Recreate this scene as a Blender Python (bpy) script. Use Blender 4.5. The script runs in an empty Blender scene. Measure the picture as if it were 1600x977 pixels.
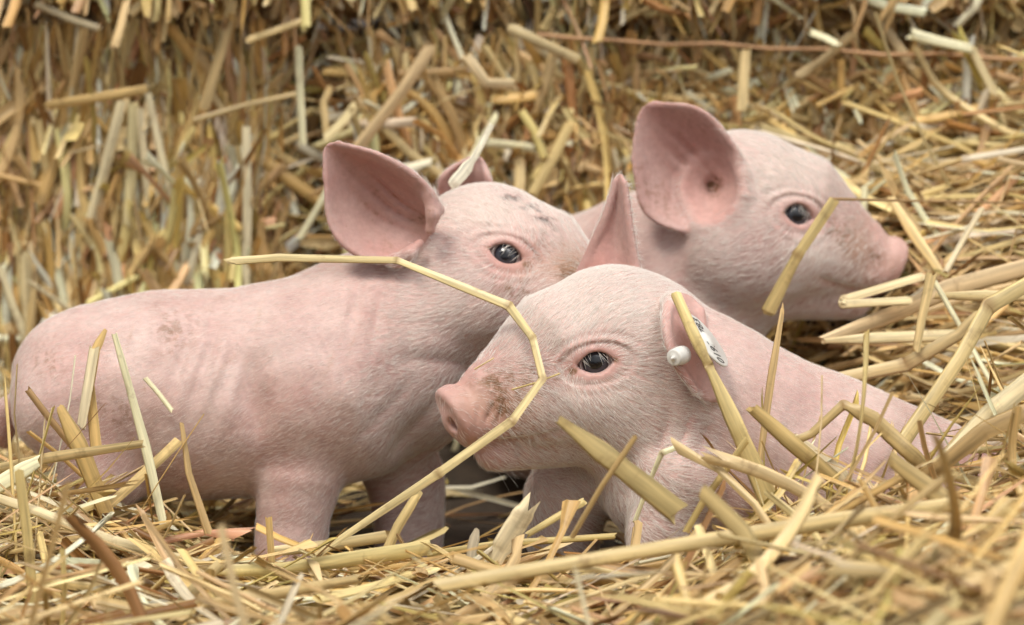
import bpy, math, random
import numpy as np
from mathutils import Vector, Matrix
from mathutils.kdtree import KDTree

rng = np.random.default_rng(11)
random.seed(11)
scene = bpy.context.scene
COL = scene.collection

# ------------------------------------------------------------------ camera, sky, sun, exposure
PITCH = math.radians(8.0)
FWD = np.array([0.0, math.cos(PITCH), -math.sin(PITCH)])
UPV = np.array([0.0, math.sin(PITCH), math.cos(PITCH)])
RGT = np.array([1.0, 0.0, 0.0])
CAM = np.array([0.0, 0.0, 0.17]) - 1.667 * FWD
cam_data = bpy.data.cameras.new('camera')
cam_data.lens = 100.0
cam_data.sensor_width = 36.0
cam_data.clip_start = 0.05
cam_data.clip_end = 200.0
cam_data.dof.use_dof = True
cam_data.dof.focus_distance = 1.630
cam_data.dof.aperture_fstop = 6.0
cam = bpy.data.objects.new('camera', cam_data)
COL.objects.link(cam)
cam.location = CAM.tolist()
cam.rotation_euler = (math.pi / 2 - PITCH, 0, 0)
scene.camera = cam

SUN_EL, SUN_AZ = math.radians(60), math.radians(-38)     # high, soft, from behind-left of the camera
world = bpy.data.worlds.new('World')
scene.world = world
world.use_nodes = True
wn, wl = world.node_tree.nodes, world.node_tree.links
wn.clear()
w_out = wn.new('ShaderNodeOutputWorld')
w_bg = wn.new('ShaderNodeBackground')
w_sky = wn.new('ShaderNodeTexSky')
w_sky.sky_type = 'NISHITA'
w_sky.sun_disc = False
w_sky.sun_elevation = SUN_EL
w_sky.sun_rotation = math.pi + SUN_AZ
w_sky.air_density = 1.0
w_sky.dust_density = 5.0
w_hs = wn.new('ShaderNodeHueSaturation')                 # a thin white overcast: the sky keeps little blue
w_hs.inputs['Saturation'].default_value = 0.10
w_bg.inputs['Strength'].default_value = 0.09
wl.new(w_sky.outputs[0], w_hs.inputs['Color'])
wl.new(w_hs.outputs[0], w_bg.inputs[0])
wl.new(w_bg.outputs[0], w_out.inputs[0])

sun_data = bpy.data.lights.new('sun', 'SUN')
sun_data.energy = 1.5
sun_data.angle = math.radians(20)
sun_data.color = (1.0, 0.94, 0.84)
sun = bpy.data.objects.new('sun', sun_data)
COL.objects.link(sun)
sdir = Vector((math.cos(SUN_EL) * math.sin(SUN_AZ), -math.cos(SUN_EL) * math.cos(SUN_AZ), math.sin(SUN_EL)))
sun.rotation_euler = sdir.to_track_quat('Z', 'Y').to_euler()
sun.location = (-1, -1, 3)

scene.view_settings.view_transform = 'Standard'
scene.view_settings.look = 'None'
scene.view_settings.gamma = 1.0
scene.view_settings.use_curve_mapping = False
scene.view_settings.exposure = 0.86
scene.cycles.use_denoising = True
scene.cycles.max_bounces = 8
scene.cycles.diffuse_bounces = 4

# ------------------------------------------------------------------ helpers
FPX = 1600 * 100.0 / 36.0
def P(px, py, Y):
    """point of the place seen at photo pixel (px, py) whose depth is Y"""
    d = FWD + RGT * ((px - 800) / FPX) + UPV * ((488.5 - py) / FPX)
    return CAM + d * ((Y - CAM[1]) / d[1])
def proj(p):
    v = np.asarray(p) - CAM
    z = v @ FWD
    return 800 + (v @ RGT) / z * FPX, 488.5 - (v @ UPV) / z * FPX
def unit(v):
    v = np.asarray(v, float)
    return v / np.linalg.norm(v)
def tag(o, label=None, cat=None, group=None, kind=None):
    if label: o['label'] = label
    if cat: o['category'] = cat
    if group: o['group'] = group
    if kind: o['kind'] = kind
    return o
def link(name, data, parent=None):
    o = bpy.data.objects.new(name, data)
    COL.objects.link(o)
    if parent is not None: o.parent = parent
    return o
def empty(name, loc):
    o = bpy.data.objects.new(name, None)
    COL.objects.link(o)
    o.empty_display_size = 0.02
    o.location = [float(v) for v in loc]
    return o
def mesh_np(name, V, F, mats=(), smooth=True):
    """F: (n,4) or (n,3) int array"""
    me = bpy.data.meshes.new(name)
    F = np.asarray(F, np.int32)
    k = F.shape[1]
    me.vertices.add(len(V)); me.vertices.foreach_set('co', np.asarray(V, np.float32).ravel())
    me.loops.add(F.size); me.loops.foreach_set('vertex_index', F.ravel())
    me.polygons.add(len(F))
    me.polygons.foreach_set('loop_start', np.arange(0, F.size, k, dtype=np.int32))
    me.polygons.foreach_set('loop_total', np.full(len(F), k, np.int32))
    if smooth: me.polygons.foreach_set('use_smooth', np.ones(len(F), bool))
    for m in mats: me.materials.append(m)
    me.update(calc_edges=True)
    return me
def nodes(mat):
    mat.use_nodes = True
    nt = mat.node_tree
    nt.nodes.clear()
    out = nt.nodes.new('ShaderNodeOutputMaterial')
    b = nt.nodes.new('ShaderNodeBsdfPrincipled')
    nt.links.new(b.outputs[0], out.inputs[0])
    return nt, b
def node(nt, typ, **kw):
    n = nt.nodes.new(typ)
    for k, v in kw.items():
        if k in n.inputs.keys(): n.inputs[k].default_value = v
        else: setattr(n, k, v)
    return n
def mixc(nt, fac, a, b, mode='MIX'):
    m = nt.nodes.new('ShaderNodeMix'); m.data_type = 'RGBA'; m.blend_type = mode
    for i, v in ((0, fac), (6, a), (7, b)):
        if isinstance(v, bpy.types.NodeSocket): nt.links.new(v, m.inputs[i])
        elif i == 0: m.inputs[0].default_value = v
        else: m.inputs[i].default_value = (*v, 1)
    return m.outputs[2]
# ------------------------------------------------------------------ piglets: one continuous skin each, grown from a distance field
MM = 0.001
def ell(p, c, r, R=None):
    q = p - np.asarray(c, float)
    if R is not None: q = q @ R
    r = np.asarray(r, float)
    k0 = np.sqrt(((q / r) ** 2).sum(1)); k1 = np.sqrt(((q / (r * r)) ** 2).sum(1)) + 1e-9
    return k0 * (k0 - 1) / k1
def cone(p, a, b, ra, rb):
    a = np.asarray(a, float); b = np.asarray(b, float)
    ba = b - a; pa = p - a
    t = np.clip((pa @ ba) / (ba @ ba), 0, 1)
    return np.sqrt(((pa - t[:, None] * ba) ** 2).sum(1)) - (ra + t * (rb - ra))
def smin(a, b, k):
    h = np.clip(0.5 + 0.5 * (b - a) / k, 0, 1)
    return b + (a - b) * h - k * h * (1 - h)
def smax(a, b, k): return -smin(-a, -b, k)
def gauss(x): return np.exp(-x * x)
def noise1(q, s, seed=0):
    """cheap smooth pseudo-noise, -1..1"""
    r = np.random.default_rng(seed)
    v = 0
    for i in range(5):
        d = r.normal(size=3); d /= np.linalg.norm(d)
        v = v + np.sin((q @ d) * s * (0.7 + 0.25 * i) + r.uniform(0, 6.28) + 1.3 * np.sin((q @ np.roll(d, 1)) * s * 0.6))
    return v / 3.2

class Head:
    """head frame: x to the snout, y to the side nearest the camera, z up (millimetres, origin between the eyes)"""
    def __init__(s, side, yaw, pitch, roll, eye_px, eye_Y, scale=1.0, gaze=(0.30, 0.94, 0.06)):
        f = np.array([side * math.cos(yaw), -math.sin(yaw), 0.0])
        n = np.array([-side * math.sin(yaw), -math.cos(yaw), 0.0])
        u = np.array([0, 0, 1.0])
        f, u = math.cos(pitch) * f - math.sin(pitch) * u, math.sin(pitch) * f + math.cos(pitch) * u
        n, u = math.cos(roll) * n + math.sin(roll) * u, -math.sin(roll) * n + math.cos(roll) * u
        s.B = np.stack([f, n, u], 1)            # columns
        s.sc = scale * MM
        s.O = P(*eye_px, eye_Y) - s.B @ (np.array([0, 38.0, 0]) * s.sc)
        s.gaze = unit(gaze)
    def loc(s, p): return (p - s.O) @ s.B / s.sc
    def wor(s, q): return np.asarray(q, float) * s.sc @ s.B.T + s.O
    EYE_C = np.array([0.0, 27.5, 0.0]); EYE_R = 11.3
    def eye_frame(s):
        n = s.gaze
        t = unit(np.array([1.0, 0, 0]) - n[0] * n + np.array([0, 0, -0.10]))
        t = unit(t - n * (t @ n))
        return t, np.cross(n, t) * (1 if np.cross(n, t)[2] > 0 else -1), n
    def eye_coords(s, q):
        m = q.copy(); m[:, 1] = np.abs(m[:, 1])
        t, sv, n = s.eye_frame()
        e = m - s.EYE_C
        return e @ t, e @ sv, e @ n
    def sdf(s, p):
        q = s.loc(p)
        m = q.copy(); m[:, 1] = np.abs(m[:, 1])          # mirrored
        A = np.array
        d = ell(q, (-22, 0, 8), (49, 42, 41.5))
        d = smin(d, ell(m, (-20, 24, -22), (40, 25, 34)), 16)
        d = smin(d, ell(m, (16, 18, -22), (34, 17, 24)), 12)
        # muzzle: an oval tapering tube
        qz = q.copy(); qz[:, 1] *= 0.96
        d = smin(d, cone(qz, (8, 0, -16), (69, 0, -28), 32, 16.5), 12)
        d = smin(d, cone(qz, (17, 0, 8), (57, 0, -13), 29, 14.5), 12)
        d = smin(d, cone(m, (54, 6, -20), (70, 7, -25), 12, 10), 6)
        # lower jaw
        d = smin(d, cone(qz, (-10, 0, -43), (54, 0, -51), 24, 12.5), 8)
        # lips / cheek roll over the mouth line
        d = smin(d, cone(m, (28, 18, -33), (64, 10, -34), 9.5, 8.5), 6)
        # mouth line
        d = smax(d, -cone(m, (70, 11, -42.0), (50, 17, -43.5), 2.0, 2.2), 3.0)
        d = smax(d, -cone(m, (50, 17, -43.5), (22, 32, -37), 2.2, 1.3), 3.0)
        # snout disc, a heart-shaped pad that faces forward and down
        nd = unit(A([0.92, 0, -0.39])); ud = unit(A([0.39, 0, 0.92]))
        c = A([75.0, 0, -28.0])
        e = q - c
        a, b, h = e[:, 1], e @ ud, e @ nd
        wid = 19.6 - 0.12 * np.maximum(-b, 0)
        rr = np.sqrt((a / wid) ** 2 + (b / 19.2) ** 2)
        rad = (rr - 1) * 17.5
        slab = np.abs(h - 1.0 + 1.5 * gauss(rr / 0.7)) - 2.2
        o = np.maximum(rad + 3.4, 0); i = np.maximum(slab, 0)
        disc = np.sqrt(o * o + i * i) - 3.4 + np.minimum(np.maximum(rad + 3.4, slab), 0)
        d = smin(d, disc, 4.5)
        nos = ell(np.stack([np.abs(a) - 7.2, b + 1.0, h - 4], 1), (0, 0, 0), (3.2, 4.2, 9))
        d = smax(d, -nos, 2.0)
        # wrinkles on the side and the top of the snout
        xs = q[:, 0] + 0.35 * q[:, 2] + 0.8 * noise1(q, 0.25, 4)
        band = gauss((q[:, 0] - 61) / 11)
        d = d + 0.75 * band * np.sin(xs * 0.95) * gauss((q[:, 2] + 22) / 12) + 0.5 * band * noise1(q, 0.55, 7)
        # brow, eye shell and opening
        d = smin(d, ell(m, (0, 26, 9), (18, 10, 9)), 10)
        et, es, en = s.eye_coords(q)
        ball = np.sqrt(et ** 2 + es ** 2 + en ** 2)
        d = smin(d, ball - s.EYE_R - 1.7, 5.5)
        W = 11.0
        H = np.where(es > 0, 6.6, 5.4)
        opening = (np.abs(es) - H * (1 - (et / W) ** 2)) * 0.75
        opening = np.where(en > 2, opening, 5.0)
        d = smax(d, -opening, 1.6)
        rr = np.sqrt((et / 11.5) ** 2 + (es / 6.6) ** 2)
        near = (en > 0) * gauss(np.maximum(ball - 24, 0) / 6)
        up = 1 / (1 + np.exp(-(es - 2) / 2)); dn = 1 - up
        d = d + near * (1.7 * up * gauss((rr - 1.72) / 0.15) + 1.0 * up * gauss((rr - 2.4) / 0.2) - 0.6 * up * gauss((rr - 2.05) / 0.2)
                        + 1.0 * dn * gauss((rr - 1.8) / 0.2) + 0.7 * dn * gauss((rr - 2.6) / 0.25))
        d = d + 0.35 * noise1(q, 0.11, 3) + 0.12 * noise1(q, 0.3, 9)
        return d * s.sc

def catmull(pts, n):
    pts = np.asarray(pts, float)
    e = np.concatenate([[2 * pts[0] - pts[1]], pts, [2 * pts[-1] - pts[-2]]])
    t = np.linspace(0, len(pts) - 1 - 1e-9, n); i = t.astype(int); u = (t - i)
    u = u.reshape((-1,) + (1,) * (pts.ndim - 1))
    a, b, c, d = e[i], e[i + 1], e[i + 2], e[i + 3]
    return 0.5 * (2 * b + (c - a) * u + (2 * a - 5 * b + 4 * c - d) * u * u + (3 * b - a - 3 * c + d) * u ** 3)

class Ear:
    """a curved sheet through a net of control points: rows base to tip, columns rim to rim"""
    def __init__(s, net, Y0, r0=2.0, r1=1.05, ridges=0.0):
        W = np.array([[P(px, py, Y0 + dy * MM) for px, py, dy in row] for row in net])
        n1, n2 = 84, 60
        G = catmull(W, n1)
        G = np.swapaxes(catmull(np.swapaxes(G, 0, 1), n2), 0, 1)        # (n1,n2,3)
        du = np.gradient(G, axis=0); dv = np.gradient(G, axis=1)
        N = np.cross(du, dv); N /= np.linalg.norm(N, axis=2, keepdims=True) + 1e-12
        if N[n1 // 2, n2 // 2, 1] > 0: N = -N                            # points to the open side (the camera's)
        U, V = np.meshgrid(np.linspace(0, 1, n1), np.linspace(0, 1, n2), indexing='ij')
        if ridges:                                                       # the cartilage ridges inside the cup
            w = sum(a_ * gauss((V - v_ - 0.10 * (U - 0.4)) / 0.030) * gauss((U - 0.40) / 0.27) for v_, a_ in ((0.27, .8), (0.40, 1.0), (0.53, .75)))
            G = G + N * (w * ridges * MM)[..., None]
            du = np.gradient(G, axis=0); dv = np.gradient(G, axis=1)
            N2 = np.cross(du, dv); N2 /= np.linalg.norm(N2, axis=2, keepdims=True) + 1e-12
            N = N2 * np.sign((N2 * N).sum(2, keepdims=True))
            s.valley = sum(gauss((V - v_ - 0.10 * (U - 0.4)) / 0.028) * gauss((U - 0.40) / 0.27) for v_ in (0.335, 0.465, 0.59)).ravel()
        else: s.valley = np.zeros(n1 * n2)
        s.rad = ((r0 + (r1 - r0) * U ** 0.6) * MM * (1 + 0.75 * gauss((V - 0.03) / 0.06) * (1 - 0.5 * U) + 0.3 * gauss((V - 0.98) / 0.05))).ravel()
        s.G = G.reshape(-1, 3); s.N = N.reshape(-1, 3); s.U = U.ravel(); s.V = V.ravel()
        s.sp = 0.7 * max(np.linalg.norm(du, axis=2).max(), np.linalg.norm(dv, axis=2).max())
        s.kd = KDTree(len(s.G))
        for i, c in enumerate(s.G): s.kd.insert(c, i)
        s.kd.balance()
        s.lo, s.hi = s.G.min(0) - 0.012, s.G.max(0) + 0.012
    def near(s, p):
        return ((p > s.lo) & (p < s.hi)).all(1)
    def nearest(s, p):
        f = s.kd.find
        return np.fromiter((f(c)[1] for c in p), int, len(p))
    def sdf(s, p):
        m = s.near(p)
        d = np.full(len(p), 0.02)
        out = np.maximum(np.maximum(s.lo - p, p - s.hi), 0)
        d = np.sqrt((out ** 2).sum(1)) + 0.010
        q = p[m]
        if len(q):
            i = s.nearest(q)
            v = q - s.G[i]
            dn = (v * s.N[i]).sum(1)
            vt = np.sqrt(np.maximum((v * v).sum(1) - dn * dn, 0))
            d[m] = np.sqrt(dn * dn + np.maximum(vt - s.sp, 0) ** 2) - s.rad[i]
        return d

def surface_nets(sdf, lo, hi, h):
    lo = np.asarray(lo, float); hi = np.asarray(hi, float)
    C = 4
    nc = np.ceil((hi - lo) / (h * C)).astype(int) + 1
    ax = [lo[i] + (np.arange(nc[i]) + 0.5) * h * C - 0.5 * h for i in range(3)]
    cp = np.stack(np.meshgrid(*ax, indexing='ij'), -1).reshape(-1, 3)
    cv = sdf(cp).reshape(nc)
    flag = np.abs(cv) < h * C * 1.45
    fine = np.repeat(np.repeat(np.repeat(cv, C, 0), C, 1), C, 2).astype(np.float32)
    idx = np.argwhere(flag)
    off = np.stack(np.meshgrid(range(C), range(C), range(C), indexing='ij'), -1).reshape(-1, 3)
    gi = (idx[:, None, :] * C + off[None]).reshape(-1, 3)
    fine[gi[:, 0], gi[:, 1], gi[:, 2]] = sdf(lo + gi * h)
    g = fine
    n = np.array(g.shape)
    neg = g < 0
    a = neg[:-1, :-1, :-1]
    cnt = np.zeros(a.shape, np.int8)
    for dx in (0, 1):
        for dy in (0, 1):
            for dz in (0, 1):
                cnt += neg[dx:n[0] - 1 + dx, dy:n[1] - 1 + dy, dz:n[2] - 1 + dz]
    act = (cnt > 0) & (cnt < 8)
    cells = np.argwhere(act)
    vid = np.full(act.shape, -1, np.int32); vid[act] = np.arange(len(cells))
    acc = np.zeros((len(cells), 3)); num = np.zeros(len(cells))
    corner = [(x, y, z) for x in (0, 1) for y in (0, 1) for z in (0, 1)]
    for c0 in corner:
        for axis in range(3):
            if c0[axis]: continue
            c1 = list(c0); c1[axis] = 1
            v0 = g[cells[:, 0] + c0[0], cells[:, 1] + c0[1], cells[:, 2] + c0[2]].astype(float)
            v1 = g[cells[:, 0] + c1[0], cells[:, 1] + c1[1], cells[:, 2] + c1[2]].astype(float)
            m = (v0 < 0) != (v1 < 0)
            t = np.where(m, v0 / np.where(m, v0 - v1, 1), 0)
            p = np.tile(np.array(c0, float), (len(cells), 1)); p[:, axis] = t
            acc[m] += p[m]; num[m] += 1
    V = lo + (cells + acc / num[:, None]) * h
    F = []
    for axis in range(3):
        b, c = (axis + 1) % 3, (axis + 2) % 3
        s0 = [slice(None)] * 3; s1 = [slice(None)] * 3
        s0[axis] = slice(0, -1); s1[axis] = slice(1, None)
        ed = np.argwhere(neg[tuple(s0)] != neg[tuple(s1)])
        ed = ed[(ed[:, b] > 0) & (ed[:, c] > 0) & (ed[:, b] < n[b] - 1) & (ed[:, c] < n[c] - 1)]
        quad = []
        for db, dc in ((-1, -1), (0, -1), (0, 0), (-1, 0)):
            k = ed.copy(); k[:, b] += db; k[:, c] += dc
            quad.append(vid[k[:, 0], k[:, 1], k[:, 2]])
        quad = np.stack(quad, 1)
        flip = ~neg[ed[:, 0], ed[:, 1], ed[:, 2]]
        quad[flip] = quad[flip][:, ::-1]
        F.append(quad)
    F = np.concatenate(F)
    F = F[(F >= 0).all(1)]
    # keep the largest connected piece only
    lab = np.arange(len(V))
    E = np.concatenate([F[:, [0, 1]], F[:, [1, 2]], F[:, [2, 3]]])
    for _ in range(400):
        mn = np.minimum(lab[E[:, 0]], lab[E[:, 1]])
        new = lab.copy()
        np.minimum.at(new, E[:, 0], mn); np.minimum.at(new, E[:, 1], mn)
        new = new[new]
        if (new == lab).all(): break
        lab = new
    big = np.bincount(lab).argmax()
    keep = lab == big
    remap = np.cumsum(keep) - 1
    F = remap[F[keep[F[:, 0]]]]; V = V[keep]
    E = np.concatenate([F[:, [0, 1]], F[:, [1, 2]], F[:, [2, 3]], F[:, [3, 0]]])
    deg = np.bincount(E[:, 0], minlength=len(V)) + np.bincount(E[:, 1], minlength=len(V))
    for lam in (0.5, 0.5, -0.45):
        S = np.zeros_like(V)
        for k in range(3):
            S[:, k] = np.bincount(E[:, 0], V[E[:, 1], k], len(V)) + np.bincount(E[:, 1], V[E[:, 0], k], len(V))
        V = V + lam * (S / deg[:, None] - V)
    return V, F
PIG_FIELDS = []
# ------------------------------------------------------------------ piglet materials
def fattr(nt, name):
    a = nt.nodes.new('ShaderNodeAttribute'); a.attribute_name = name
    return a.outputs['Fac']
def make_skin():
    m = bpy.data.materials.new('piglet_skin')
    nt, b = nodes(m)
    tc = node(nt, 'ShaderNodeTexCoord')
    n1 = node(nt, 'ShaderNodeTexNoise', Scale=28.0, Detail=4.0, Roughness=0.6)
    n2 = node(nt, 'ShaderNodeTexNoise', Scale=260.0, Detail=3.0, Roughness=0.6)
    n3 = node(nt, 'ShaderNodeTexNoise', Scale=210.0, Detail=5.0, Roughness=0.7)
    for n in (n1, n2, n3): nt.links.new(tc.outputs['Object'], n.inputs['Vector'])
    r1 = node(nt, 'ShaderNodeMapRange'); nt.links.new(n1.outputs[0], r1.inputs[0])
    r1.inputs[1].default_value = 0.35; r1.inputs[2].default_value = 0.68
    base = mixc(nt, r1.outputs[0], (0.565, 0.415, 0.375), (0.45, 0.28, 0.25))
    # flushed skin
    base = mixc(nt, fattr(nt, 'pink'), base, (0.47, 0.225, 0.19))
    # pale downy skin
    base = mixc(nt, fattr(nt, 'pale'), base, (0.70, 0.58, 0.51))
    # fine mottling
    r2 = node(nt, 'ShaderNodeMapRange'); nt.links.new(n2.outputs[0], r2.inputs[0])
    r2.inputs[1].default_value = 0.3; r2.inputs[2].default_value = 0.7; r2.inputs[3].default_value = 0.88; r2.inputs[4].default_value = 1.08
    base = mixc(nt, 1.0, base, r2.outputs[0], 'MULTIPLY')
    base = mixc(nt, fattr(nt, 'stain'), base, (0.36, 0.205, 0.125))
    # dried mud: broken up by noise
    mu = node(nt, 'ShaderNodeMath', operation='MULTIPLY_ADD'); mu.inputs[1].default_value = 7.0; mu.inputs[2].default_value = -3.75
    nt.links.new(n3.outputs[0], mu.inputs[0])
    ad = node(nt, 'ShaderNodeMath', operation='ADD'); nt.links.new(mu.outputs[0], ad.inputs[0]); nt.links.new(fattr(nt, 'dirt'), ad.inputs[1])
    ad.use_clamp = True
    mm = node(nt, 'ShaderNodeMath', operation='MULTIPLY'); nt.links.new(ad.outputs[0], mm.inputs[0]); nt.links.new(fattr(nt, 'dirt'), mm.inputs[1])
    mm.use_clamp = True
    base = mixc(nt, mm.outputs[0], base, (0.19, 0.095, 0.045))
    base = mixc(nt, fattr(nt, 'speck'), base, (0.07, 0.035, 0.03))
    nt.links.new(base, b.inputs['Base Color'])
    b.inputs['Roughness'].default_value = 0.52
    b.inputs['Specular IOR Level'].default_value = 0.32
    b.inputs['Subsurface Weight'].default_value = 0.2
    b.inputs['Subsurface Radius'].default_value = (1.0, 0.36, 0.22)
    b.inputs['Subsurface Scale'].default_value = 0.0035
    b.inputs['Sheen Weight'].default_value = 0.12
    b.inputs['Sheen Roughness'].default_value = 0.5
    bp = node(nt, 'ShaderNodeBump', Strength=0.35, Distance=0.0006)
    nt.links.new(n2.outputs[0], bp.inputs['Height'])
    bp2 = node(nt, 'ShaderNodeBump', Strength=0.3, Distance=0.0012)
    nt.links.new(n3.outputs[0], bp2.inputs['Height']); nt.links.new(bp.outputs[0], bp2.inputs['Normal'])
    nt.links.new(bp2.outputs[0], b.inputs['Normal'])
    # thin ears let light through
    tr = node(nt, 'ShaderNodeBsdfTranslucent'); tr.inputs[0].default_value = (0.85, 0.36, 0.26, 1)
    fa = node(nt, 'ShaderNodeMath', operation='MULTIPLY'); fa.inputs[1].default_value = 0.12
    nt.links.new(fattr(nt, 'ear'), fa.inputs[0])
    mx = node(nt, 'ShaderNodeMixShader'); nt.links.new(fa.outputs[0], mx.inputs[0])
    out = [n for n in nt.nodes if n.type == 'OUTPUT_MATERIAL'][0]
    nt.links.new(b.outputs[0], mx.inputs[1]); nt.links.new(tr.outputs[0], mx.inputs[2]); nt.links.new(mx.outputs[0], out.inputs[0])
    return m
def make_fur(name, col):
    m = bpy.data.materials.new(name)
    nt, b = nodes(m)
    hi = node(nt, 'ShaderNodeHairInfo')
    c = mixc(nt, hi.outputs['Random'], tuple(v * 0.82 for v in col), col)
    nt.links.new(c, b.inputs['Base Color'])
    b.inputs['Roughness'].default_value = 0.45
    b.inputs['Specular IOR Level'].default_value = 0.4
    tr = node(nt, 'ShaderNodeBsdfTranslucent'); nt.links.new(c, tr.inputs[0])
    mx = node(nt, 'ShaderNodeMixShader'); mx.inputs[0].default_value = 0.35
    out = [n for n in nt.nodes if n.type == 'OUTPUT_MATERIAL'][0]
    nt.links.new(b.outputs[0], mx.inputs[1]); nt.links.new(tr.outputs[0], mx.inputs[2]); nt.links.new(mx.outputs[0], out.inputs[0])
    return m
def make_eye():
    m = bpy.data.materials.new('piglet_eye')
    nt, b = nodes(m)
    rp = node(nt, 'ShaderNodeValToRGB')
    nt.links.new(fattr(nt, 'ang'), rp.inputs[0])
    cr = rp.color_ramp
    stops = [(0.0, (0.004, 0.004, 0.006)), (0.26, (0.006, 0.006, 0.009)), (0.34, (0.030, 0.034, 0.045)), (0.52, (0.022, 0.024, 0.032)),
             (0.585, (0.012, 0.010, 0.012)), (0.66, (0.50, 0.43, 0.43)), (1.0, (0.60, 0.42, 0.40))]
    while len(cr.elements) < len(stops): cr.elements.new(0.5)
    for e, (p, c) in zip(cr.elements, stops): e.position = p; e.color = (*c, 1)
    nt.links.new(rp.outputs[0], b.inputs['Base Color'])
    b.inputs['Roughness'].default_value = 0.06
    b.inputs['IOR'].default_value = 1.4
    b.inputs['Coat Weight'].default_value = 0.5
    return m
M_SKIN = make_skin(); M_EYE = make_eye()
M_FUR = make_fur('piglet_fur', (0.94, 0.90, 0.85)); M_LASH = make_fur('piglet_lash', (0.92, 0.88, 0.80))

def vnormals(V, F):
    n = np.cross(V[F[:, 2]] - V[F[:, 0]], V[F[:, 3]] - V[F[:, 1]])
    N = np.zeros_like(V)
    for k in range(4):
        for a in range(3): N[:, a] += np.bincount(F[:, k], n[:, a], len(V))
    return N / (np.linalg.norm(N, axis=1, keepdims=True) + 1e-12)
def hair_object(name, pts, rad, mat, parent):
    """pts (n,k,3) rad (n,k)"""
    n, k, _ = pts.shape
    hc = bpy.data.hair_curves.new(name)
    hc.add_curves([k] * n)
    hc.attributes['position'].data.foreach_set('vector', pts.astype(np.float32).ravel())
    r = hc.attributes.get('radius') or hc.attributes.new('radius', 'FLOAT', 'POINT')
    r.data.foreach_set('value', rad.astype(np.float32).ravel())
    hc.materials.append(mat)
    return link(name, hc, parent)

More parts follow.
